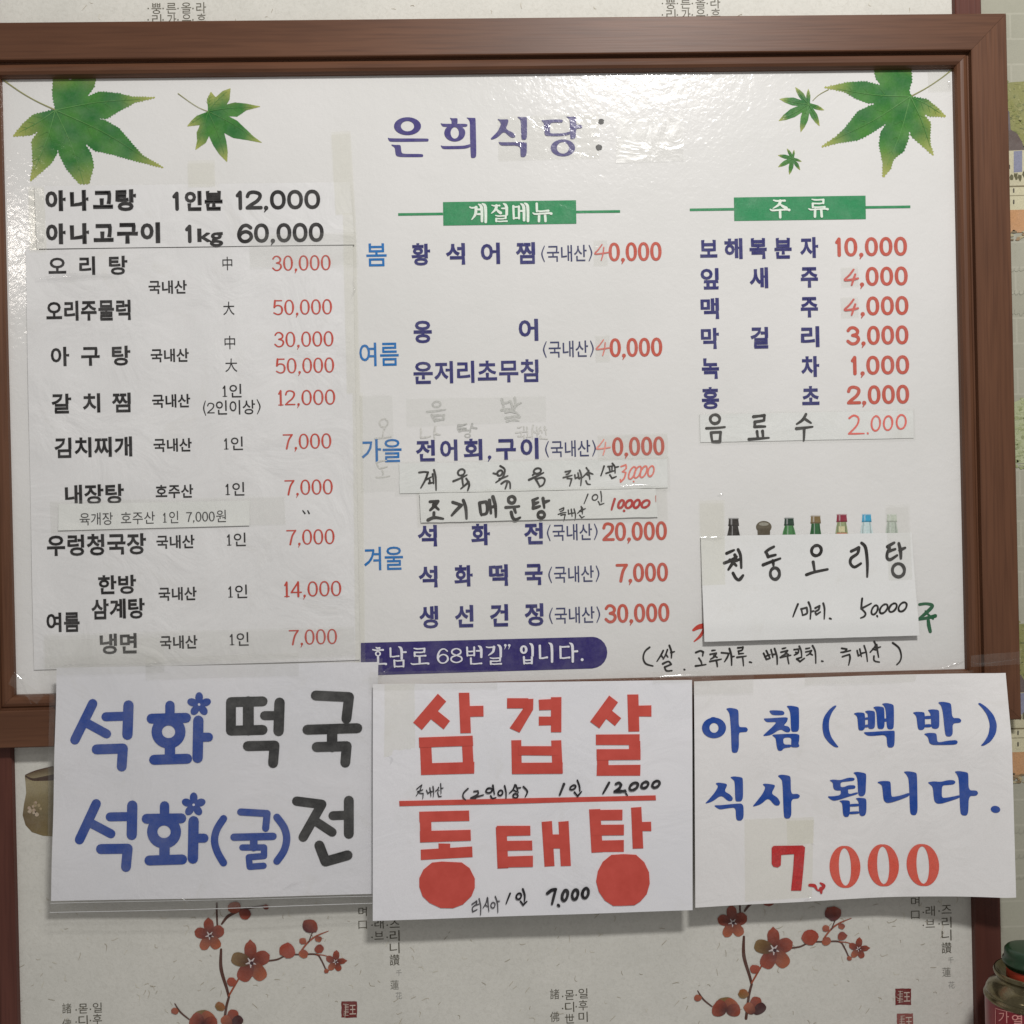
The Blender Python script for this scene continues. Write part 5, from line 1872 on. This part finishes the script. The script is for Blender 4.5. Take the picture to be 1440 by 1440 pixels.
def piece(pts):
    if area2(pts) < 0:
        pts = pts[::-1]
    _pc[0] = (_pc[0] + 1) % 6
    off = 0.0005 + _pc[0] * 0.00007
    q = [P(x, y, YM) for x, y in pts]
    n = len(q)
    vs = [(x, sM(x, z) - off, z) for x, z in q] + [(x, sM(x, z) - .00005, z) for x, z in q]
    fs = [tuple(range(n)), tuple(range(2 * n - 1, n - 1, -1))] + [(i, i + n, (i + 1) % n + n, (i + 1) % n) for i in range(n)]
    mesh('red_paper_piece', vs, fs, M_VINYL, pm)


for a, b, w in (((350, 117), (252, 233), 46), ((308, 178), (370, 227), 42), ((440, 98), (447, 260), 42), ((455, 172), (518, 172), 43), ((258, 298), (475, 290), 40), ((283, 300), (289, 408), 46), ((452, 292), (457, 385), 44), ((265, 405), (481, 400), 46),
                ((613, 140), (700, 140), 40), ((812, 115), (812, 255), 42), ((742, 146), (800, 144), 42), ((742, 212), (800, 211), 36), ((650, 290), (653, 424), 40), ((812, 290), (818, 422), 42), ((660, 331), (820, 331), 38), ((634, 403), (838, 401), 43),
                ((1045, 122), (968, 226), 44), ((1003, 168), (1062, 216), 40), ((1123, 105), (1127, 253), 45), ((1140, 171), (1198, 171), 44), ((973, 287), (1149, 286), 42), ((1129, 292), (1129, 365), 46), ((975, 347), (1152, 346), 44), ((1000, 352), (1000, 420), 46), ((976, 411), (1152, 410), 42),
                ((178, 545), (1215, 522), 20),
                ((260, 598), (461, 594), 40), ((284, 600), (286, 690), 46), ((262, 678), (467, 673), 44), ((360, 706), (360, 742), 46), ((265, 752), (473, 740), 42),
                ((590, 640), (597, 806), 44), ((572, 656), (708, 654), 40), ((575, 716), (715, 714), 38), ((576, 782), (718, 778), 44), ((774, 617), (785, 798), 41), ((842, 617), (850, 797), 41), ((785, 698), (842, 697), 56),
                ((967, 567), (977, 741), 46), ((950, 591), (1080, 590), 42), ((955, 652), (1085, 651), 42), ((958, 718), (1086, 716), 46), ((1135, 560), (1143, 727), 42), ((1150, 637), (1196, 637), 36)):
    cut(a, b, w)
piece(C3([(672, 124), (720, 122), (719, 165), (664, 258), (624, 240), (680, 160)]))
piece(C3([(310, 783), (350, 779), (430, 783), (462, 806), (483, 848), (483, 885), (470, 918), (435, 952), (395, 967), (345, 966), (300, 945), (272, 918), (259, 880), (259, 845), (275, 812)]))
piece(C3([(1035, 752), (1085, 749), (1135, 752), (1168, 782), (1187, 822), (1190, 868), (1178, 910), (1152, 940), (1128, 955), (1075, 957), (1042, 957), (1008, 935), (984, 900), (973, 858), (980, 818), (1000, 780)]))
HK = A(34, 32, 36)
B3 = lambda b: (500 + b[0] / 2.88, 940 + b[1] / 2.88, 500 + b[2] / 2.88, 940 + b[3] / 2.88)
I = Ink(HK)
pen(I, 575, 1090, 7.579, 12, [[(85, 140), (140, 95), (120, 150), (80, 210)], [(95, 165), (150, 145)], [(115, 180), (155, 185), (150, 240)], [(190, 150), (205, 185), (235, 160)], [(225, 125), (238, 215)], [(258, 110), (266, 160), (262, 222)], [(238, 165), (260, 160)],
    [(318, 120), (310, 140), (285, 160)], [(305, 145), (325, 155)], [(340, 80), (345, 185)], [(342, 130), (368, 128)], [(308, 175), (320, 218), (350, 215)]])
pen(I, 575, 1090, 7.579, 18, [[(630, 135), (585, 180), (578, 225), (605, 255)], [(695, 165), (735, 160), (735, 195), (660, 235), (715, 238)], [(715, 225), (795, 202)], ('o', 855, 155, 32, 26, .3), [(895, 100), (912, 195)], [(872, 212), (890, 240), (928, 230)],
    ('o', 975, 180, 24, 28, .2), [(1020, 105), (1035, 170), (1035, 240)], [(1130, 95), (1110, 145), (1070, 185)], [(1115, 150), (1145, 170)], [(1140, 100), (1165, 180)], [(1155, 130), (1190, 125)], ('o', 1135, 212, 26, 22, 0), [(1220, 115), (1262, 165), (1240, 220)]])
pen(I, 760, 1085, 8, 30, [[(262, 130), (215, 250)], [(768, 115), (700, 235)], [(845, 130), (880, 115), (905, 140), (880, 180), (830, 215), (900, 215), (950, 200)], [(870, 205), (955, 215)], ('o', 1045, 157, 42, 42, .5), ('o', 1170, 142, 36, 36, .4), ('o', 1295, 134, 38, 38, .4)])
pen(I, 760, 1085, 8, 20, [('o', 362, 168, 28, 26, .6), [(412, 88), (435, 150), (440, 205)], [(380, 222), (415, 265), (458, 215)], [(958, 235), (975, 258)]])
I.build('marker_writing', M_MARKER, pm, surf=sM, eps=.0011, base=YM)
I = Ink(HK)
pen(I, 650, 1235, 7.579, 13, [[(105, 265), (155, 230), (150, 265), (110, 300), (112, 345), (160, 320)], [(140, 275), (180, 262)], [(180, 205), (198, 290), (195, 380)], [(268, 192), (255, 250), (222, 305)], [(245, 270), (270, 290)], [(272, 200), (285, 342)], ('o', 328, 275, 22, 30, .1), [(352, 182), (375, 250), (380, 352)], [(370, 235), (400, 232)]], A(70, 68, 72))
pen(I, 650, 1235, 7.579, 20, [[(510, 150), (468, 258)], ('o', 602, 180, 26, 32, .2), [(645, 105), (665, 170), (662, 235)], [(620, 235), (648, 275), (688, 235)]])
pen(I, 650, 1235, 7.579, 32, [[(905, 150), (950, 115), (995, 105), (975, 180), (955, 262)], ('o', 1092, 170, 28, 56, .2), ('o', 1200, 160, 30, 52, .15), ('o', 1310, 145, 32, 52, .15), [(1020, 272), (1032, 284)]])
I.build('marker_writing', M_MARKER, pm, surf=sM, eps=.0011, base=YM)
tape(((541, 962), (583, 961), (584, 1062), (540, 1065)), YM - .0019, pm, M_TAPE_OLD)
tape(((918, 945), (1000, 943), (1000, 958), (918, 961)), YM - .0022, pm, M_TAPE)
tape(((520, 945), (700, 942), (700, 968), (520, 971)), YM - .0024, pm, M_TAPE)

# right poster
YR = -0.0172
pr = root_at('poster', 1190, 1266, YR, 'right poster in plain paper, brush-style blue letters over a large red price', 'poster', G)
_x1 = P(1400, 1250, YR)[0]
def dR(x, z):
    u = max(0, min(1, (x - (_x1 - .11)) / .11)); v = max(0, min(1, (-0.15 - z) / .2))
    w = max(0, min(1, (.42 - x) / .3))
    return 0.019 * u ** 1.7 * v ** 1.3 + .002 * v ** 2 + 0.0008 * math.sin(x * 28) ** 2 * v
sR = lambda x, z: YR - dR(x, z)
sheet('paper', ((975.5, 958), (1405, 943.5), (1413.5, 1251), (977, 1275)), YR, M_PAPER_WARM, pr, dR, nx=50, ny=36)
B4 = lambda b: (960 + b[0] / 3, 930 + b[1] / 3, 960 + b[2] / 3, 930 + b[3] / 3)
BR_ = A(34, 72, 152)
I = Ink(BR_)
shape(I, 980, 980, 7.2, [
    [(132, 205), (160, 198), (188, 204), (200, 230), (170, 245), (140, 232)],
    [(290, 115), (330, 106), (400, 118), (418, 140), (418, 300), (460, 302), (495, 302), (512, 325), (500, 350), (460, 352), (418, 356), (420, 500), (405, 558), (365, 562), (345, 545), (340, 330), (328, 170), (308, 135)],
    [(725, 135), (760, 130), (860, 134), (882, 155), (870, 180), (765, 180), (742, 165)],
    [(668, 213), (720, 212), (880, 200), (915, 205), (905, 245), (868, 284), (920, 292), (940, 325), (930, 350), (895, 352), (838, 318), (740, 382), (655, 392), (700, 350), (770, 285), (800, 248), (740, 250), (700, 250), (680, 232)],
    [(898, 86), (950, 84), (1022, 98), (1026, 130), (1026, 320), (1010, 345), (960, 348), (944, 330), (940, 160), (922, 112)],
    [(750, 376), (830, 370), (1030, 364), (1026, 430), (1018, 468), (1030, 490), (1010, 504), (945, 502), (945, 474), (948, 402), (864, 406), (868, 476), (945, 474), (945, 502), (872, 510), (850, 538), (815, 538), (800, 500), (790, 410), (770, 396)],
    [(1412, 85), (1385, 82), (1330, 125), (1275, 200), (1260, 290), (1275, 390), (1330, 460), (1385, 502), (1430, 505), (1400, 470), (1350, 400), (1328, 320), (1330, 230), (1360, 150)]],
    [(168, 308, 122, 104, 46, 50)])
shape(I, 1190, 980, 7.2, [
    [(66, 163), (110, 152), (170, 156), (182, 172), (184, 310), (160, 334), (125, 334), (114, 315), (106, 200), (90, 180)],
    [(180, 142), (215, 132), (270, 138), (284, 152), (282, 300), (262, 318), (225, 318), (212, 302), (212, 170), (196, 156)],
    [(178, 205), (218, 200), (218, 224), (178, 228)], [(178, 278), (218, 272), (218, 300), (178, 306)],
    [(262, 100), (300, 90), (360, 96), (376, 110), (378, 290), (362, 318), (320, 318), (306, 300), (298, 150), (284, 118)],
    [(350, 66), (395, 56), (455, 68), (472, 85), (470, 300), (452, 322), (415, 322), (400, 300), (390, 120), (372, 84)],
    [(370, 214), (402, 212), (402, 244), (370, 248)],
    [(166, 352), (230, 350), (470, 332), (478, 345), (474, 480), (455, 505), (415, 506), (402, 480), (396, 376), (260, 390), (210, 388), (182, 372)],
    [(652, 150), (690, 140), (755, 142), (770, 155), (770, 300), (745, 322), (712, 322), (700, 300), (690, 190), (672, 165)],
    [(798, 120), (840, 112), (895, 116), (908, 130), (906, 285), (885, 306), (850, 306), (830, 292), (826, 160), (812, 138)],
    [(764, 182), (832, 176), (832, 208), (764, 212)], [(764, 264), (832, 260), (832, 290), (764, 296)],
    [(895, 42), (940, 34), (1008, 44), (1024, 62), (1028, 195), (1095, 192), (1114, 214), (1104, 238), (1030, 246), (1030, 350), (1010, 378), (972, 378), (958, 355), (942, 130), (925, 68)],
    [(756, 360), (800, 348), (865, 348), (878, 362), (882, 430), (900, 440), (980, 420), (1060, 410), (1076, 430), (1060, 456), (940, 464), (840, 468), (808, 450), (798, 395), (778, 374)],
    [(1270, 42), (1290, 34), (1350, 75), (1410, 150), (1434, 240), (1420, 330), (1370, 410), (1310, 455), (1280, 456), (1310, 420), (1355, 340), (1372, 240), (1350, 150), (1310, 85)]])
I.build('blue_lettering', M_INK, pr, surf=sR, eps=.0004, base=YR)
I = Ink(BR_)
shape(I, 980, 1076, 7.2, [
    [(180, 178), (210, 168), (290, 180), (302, 196), (272, 258), (330, 290), (360, 325), (350, 355), (310, 358), (240, 296), (150, 362), (72, 384), (110, 345), (175, 270), (212, 205)],
    [(330, 115), (370, 106), (445, 116), (460, 130), (462, 320), (445, 360), (395, 362), (382, 345), (378, 160), (355, 135)],
    [(165, 398), (240, 398), (370, 384), (465, 380), (468, 520), (445, 554), (405, 554), (390, 530), (386, 420), (300, 430), (230, 442), (195, 425)],
    [(655, 185), (690, 178), (775, 190), (784, 205), (745, 280), (810, 320), (836, 370), (822, 400), (780, 400), (715, 322), (640, 390), (552, 416), (590, 370), (660, 280), (688, 215)],
    [(808, 98), (850, 86), (925, 98), (940, 115), (942, 285), (1010, 280), (1036, 300), (1020, 328), (944, 334), (948, 490), (930, 530), (890, 532), (870, 510), (858, 150), (832, 120)]])
shape(I, 1150, 1076, 14.4, [
    [(215, 292), (290, 275), (430, 290), (520, 265), (600, 240), (700, 240), (735, 265), (710, 300), (600, 315), (445, 328), (442, 430), (520, 428), (600, 392), (720, 392), (750, 420), (730, 462), (600, 475), (400, 502), (330, 490), (292, 440), (288, 345), (255, 315)],
    [(445, 450), (595, 450), (598, 580), (790, 528), (800, 568), (600, 625), (400, 690), (300, 706), (230, 670), (172, 612), (300, 615), (450, 590)],
    [(695, 138), (780, 120), (930, 145), (965, 175), (955, 400), (948, 560), (900, 614), (830, 614), (800, 570), (785, 260), (750, 180)],
    [(412, 708), (500, 692), (620, 702), (636, 740), (632, 960), (600, 1030), (530, 1034), (492, 980), (480, 770), (450, 730)],
    [(745, 655), (820, 645), (940, 655), (966, 690), (966, 920), (940, 1000), (870, 1020), (820, 980), (812, 740), (785, 690)],
    [(620, 772), (825, 762), (825, 815), (620, 825)], [(620, 925), (825, 915), (825, 965), (620, 980)]])
shape(I, 1220, 1076, 7.2, [
    [(84, 165), (130, 152), (205, 152), (220, 165), (226, 300), (240, 312), (320, 295), (402, 262), (402, 296), (330, 330), (230, 368), (180, 374), (150, 345), (138, 200), (115, 180)],
    [(345, 55), (390, 48), (460, 58), (476, 76), (480, 300), (482, 450), (465, 490), (425, 490), (408, 460), (398, 130), (372, 80)],
    [(575, 155), (630, 142), (700, 146), (770, 124), (820, 122), (840, 140), (825, 165), (770, 174), (712, 180), (710, 296), (730, 306), (800, 292), (880, 268), (880, 296), (800, 330), (710, 364), (665, 366), (638, 340), (626, 200), (600, 175)],
    [(828, 36), (870, 28), (945, 38), (956, 55), (958, 218), (1030, 214), (1046, 240), (1030, 268), (960, 274), (956, 440), (940, 472), (900, 472), (882, 445), (870, 110), (850, 60)]])
I.disc(1220 + 1198 / 7.2, 1076 + 391 / 7.2, 5.8, 4.9)
I.build('blue_lettering', M_INK, pr, surf=sR, eps=.0004, base=YR)
I = Ink(A(214, 92, 76))
for x0, y0, x1, y1 in ((617, 775, 745, 952), (778, 768, 905, 945), (938, 762, 1065, 938)):
    a, b, c, d = B4((x0, y0, x1, y1))
    cx, cy, rx, ry = (a + c) / 2, (b + d) / 2, (c - a) / 2, (d - b) / 2
    n = 36
    pts, ws = [], []
    for i in range(n):
        t = 2 * math.pi * i / n
        w = 3.0 + 10.2 * abs(math.cos(t)) ** 1.3
        pts.append((cx + (rx - 6.2) * math.cos(t) + .03 * (ry * math.sin(t)), cy + (ry - 1.6) * math.sin(t))); ws.append(w)
    I.strip(pts, ws, closed=True)
I.build('price_lettering', M_INK, pr, surf=sR, eps=.0004, base=YR)
I = Ink(A(186, 52, 52))
I.poly([(960 + x / 3, 930 + y / 3) for x, y in ((372, 782), (380, 774), (502, 772), (512, 780), (505, 870), (496, 962), (453, 962), (462, 870), (466, 808), (412, 812), (410, 856), (398, 865), (380, 862), (372, 850))], k=1)
I.curve([(1137, 1243), (1144, 1244), (1148, 1250), (1153, 1249), (1157, 1244), (1152, 1240)], [4, 5, 2, 5, 5, 2]); I.curve([(1153, 1248), (1153.5, 1254)], [5.5, 3])
I.build('price_lettering', M_MARKER, pr, surf=sR, eps=.0007, base=YR, label='hand-painted dark red 7 and smudged comma on the taped patch')
for c, m in ((((1047, 1152), (1144, 1149), (1142, 1262), (1048, 1268)), M_TAPE_OLD), (((1106, 1154), (1145, 1153), (1144, 1186), (1107, 1188)), M_TAPE_OLD), (((1132, 948), (1369, 943), (1370, 957), (1132, 963)), M_TAPE),
             (((972, 950), (1060, 948), (1060, 975), (973, 977)), M_TAPE), (((1365, 922), (1436, 916), (1436, 934), (1365, 938)), M_TAPE)):
    tape(c, YR - .0028 - (.0006 if m is M_TAPE else 0), pr, m)
tape(((18, 948), (62, 978), (52, 990), (12, 962)), -.0150, board, M_TAPE)

# raised wrinkles in the film that catch the lamp
M_WRINKLE, nt, b = new_mat('film_wrinkle')
nt.nodes.remove(b)
tr = N(nt, 'ShaderNodeBsdfTransparent'); gl = N(nt, 'ShaderNodeBsdfGlossy'); gl.inputs['Roughness'].default_value = 0.12
mx = N(nt, 'ShaderNodeMixShader'); mx.inputs[0].default_value = 0.10
nt.links.new(tr.outputs[0], mx.inputs[1]); nt.links.new(gl.outputs[0], mx.inputs[2]); nt.links.new(mx.outputs[0], nt.nodes['Material Output'].inputs[0])


def wrinkle(pts, base, parent, r=0.0022):
    q = [P(x, y, base) for x, y in pts]
    path = []
    for i in range(len(q) - 1):
        for t in range(6):
            path.append((q[i][0] + (q[i + 1][0] - q[i][0]) * t / 6, q[i][1] + (q[i + 1][1] - q[i][1]) * t / 6))
    path.append(q[-1])
    n = len(path)
    vs, fs = [], []
    for i, (x, z) in enumerate(path):
        a, c = path[max(0, i - 1)], path[min(n - 1, i + 1)]
        dx, dz = c[0] - a[0], c[1] - a[1]
        L = math.hypot(dx, dz) or 1
        nx, nz = -dz / L, dx / L
        k = r * (0.25 + 0.75 * math.sin(math.pi * i / (n - 1))) * random.uniform(.75, 1.15)
        for j in range(9):
            th = math.radians(-42 + 84 * j / 8)
            vs.append((x + nx * k * math.sin(th), base - k * (math.cos(th) - math.cos(math.radians(42))), z + nz * k * math.sin(th)))
    for i in range(n - 1):
        for j in range(8):
            a = i * 9 + j
            fs.append((a, a + 1, a + 10, a + 9))
    mesh('film_wrinkle', vs, fs, M_WRINKLE, parent, smooth=True)


for pts, base, par, rr in (([(50, 392), (85, 390), (125, 387), (168, 388)], -.0040, lst, .0045), ([(20, 946), (30, 958), (44, 990)], -.0155, board, .0022), ([(24, 950), (36, 948)], -.0155, board, .002),
                           ([(90, 936), (130, 934)], YP - .0034, pl, .0018), ([(205, 935), (240, 930), (262, 932)], YP - .0034, pl, .0022), ([(385, 921), (420, 924)], YP - .0034, pl, .0016),
                           ([(925, 952), (960, 951), (998, 950)], YM - .0024, pm, .003), ([(530, 956), (538, 948), (552, 936)], YM - .0026, pm, .0024), ([(986, 756), (1002, 757), (1019, 755)], Y7 - .0014, cd, .003),
                           ([(870, 684), (900, 682), (928, 684)], Y5 - .0012, hb, .002), ([(1009, 697), (1018, 694)], -.0013, board, .002), ([(1325, 940), (1342, 935), (1357, 929)], -.0013, board, .0022),
                           ([(544, 1062), (552, 1068), (548, 1076)], YM - .002, pm, .0016), ([(396, 1252), (412, 1243), (425, 1240)], YP - .0034, pl, .002), ([(255, 1263), (266, 1272)], YP - .0030, pl, .0018),
                           ([(1334, 112), (1336, 124)], -.0013, board, .0022), ([(496, 392), (499, 408), (493, 420)], -.0032, board, .0018), ([(46, 345), (58, 338), (64, 332)], -.0036, board, .003),
                           ([(1130, 1268), (1142, 1262)], YR - .0032, pr, .002), ([(1140, 1186), (1146, 1188)], YR - .0032, pr, .0016), ([(1366, 930), (1374, 934), (1390, 933), (1430, 927)], YR - .0036, pr, .0014)):
    wrinkle(pts, base, par, rr)

# ------------------------------------------------------------------ gas canister at the lower right
CY = -0.075
cx_, _z = P(1449, 1330, CY)
def zat(py): return P(1449, py, CY - 0.0)[1]
s_ = abs(P(1449, 1330, CY)[0] - P(1389, 1330, CY)[0]) / 60     # metres a survey pixel at that depth
M_CAP, nt, b = new_mat('green_plastic_cap'); b.inputs['Base Color'].default_value = (0.010, 0.035, 0.014, 1); b.inputs['Roughness'].default_value = .28
M_TIN, nt, b = new_mat('tinplate'); b.inputs['Metallic'].default_value = 1.0; b.inputs['Roughness'].default_value = .2
nt.links.new(mixc(nt, ramp(nt, noise(nt, pos(nt), 90, 3), .35, .7), (0.15, 0.125, 0.070, 1), (0.25, 0.22, 0.135, 1)), b.inputs['Base Color'])
M_CANRED, nt, b = new_mat('red_lacquer'); b.inputs['Base Color'].default_value = (0.22, 0.012, 0.022, 1); b.inputs['Roughness'].default_value = .3
M_COLLAR, nt, b = new_mat('orange_red_collar'); b.inputs['Base Color'].default_value = (0.42, 0.05, 0.025, 1); b.inputs['Roughness'].default_value = .4
can = empty('gas_canister', (cx_, CY, zat(1430) - 0.16), 'red gas canister with a green cap and shiny metal shoulder at the lower right corner', 'gas canister')


def lathe(name, prof, mat, n=72):
    vs, fs = [], []
    for r, z in prof:
        for i in range(n):
            a = 2 * math.pi * i / n
            vs.append((cx_ + r * math.cos(a), CY + r * math.sin(a), z))
    for j in range(len(prof) - 1):
        for i in range(n):
            k = (i + 1) % n
            fs.append((j * n + i, j * n + k, (j + 1) * n + k, (j + 1) * n + i))
    return mesh(name, vs, fs, mat, can, smooth=True)


zc = zat(1345)
u = s_
RB = 60 * u
z_top = zat(1330)
ZT = lambda px: zat(px if px < 1371 else 1371 + (px - 1371) * .80)
lathe('cap', [(0.0001, ZT(1333)), (26 * u, ZT(1333)), (31 * u, ZT(1334)), (33.5 * u, ZT(1337)), (34 * u, ZT(1343)), (34 * u, ZT(1348)), (36.5 * u, ZT(1350)), (36.5 * u, ZT(1354)), (34 * u, ZT(1356)), (33 * u, ZT(1360)), (28 * u, ZT(1361))], M_CAP)
lathe('collar', [(31 * u, ZT(1358)), (31.5 * u, ZT(1360)), (31.5 * u, ZT(1374)), (30 * u, ZT(1376))], M_COLLAR)
lathe('shoulder', [(30 * u, ZT(1373)), (36 * u, ZT(1374)), (41 * u, ZT(1371)), (44.5 * u, ZT(1365)), (47 * u, ZT(1364)), (48.5 * u, ZT(1367)), (47.5 * u, ZT(1371)), (44 * u, ZT(1377)), (45 * u, ZT(1382)), (50 * u, ZT(1386)), (55 * u, ZT(1391)), (58 * u, ZT(1397)), (59 * u, ZT(1401)), (58 * u, ZT(1403)), (58 * u, ZT(1405)), (60.5 * u, ZT(1406.5)), (61.5 * u, ZT(1409)), (61.5 * u, ZT(1411)), (60 * u, ZT(1413))], M_TIN)
zb = zat(1430) - 0.155
lathe('body', [(60 * u, ZT(1412)), (60 * u, zb + .004), (59 * u, zb + .001), (57 * u, zb), (0.0001, zb)], M_CANRED)


def on_can(x, y, eps):
    d = ray(x, y)
    r = RB + eps
    ox, oy = CAM.x - cx_, CAM.y - CY
    a = d.x ** 2 + d.y ** 2; b = 2 * (ox * d.x + oy * d.y); c = ox * ox + oy * oy - r * r
    D = b * b - 4 * a * c
    t = (-b - math.sqrt(max(0, D))) / (2 * a)
    q = CAM + d * t
    return (q.x, q.y, q.z)


I = Ink(A(216, 150, 144))
word(I, '가', 1404, 1419, 1431, 16, 0.004); word(I, '열', 1423, 1438, 1435, 16, 0.008)
fr = [(1400, 1418), (1410, 1421), (1425, 1424), (1442, 1426), (1460, 1426)]
I.strip(fr, [.8] * 5); I.strip([(1400, 1420), (1400, 1440), (1400, 1452)], [.8] * 3)
for i in range(5):
    word(I, '가스난로'[i % 4], 1403 + i * 8, 1409 + i * 8, 1443 + i * .7, 6, 0.0)
mesh('warning_lettering', [on_can(x, y, .0003 + k * .00002) for x, y, k in I.v], I.f, M_INK, can, I.c)
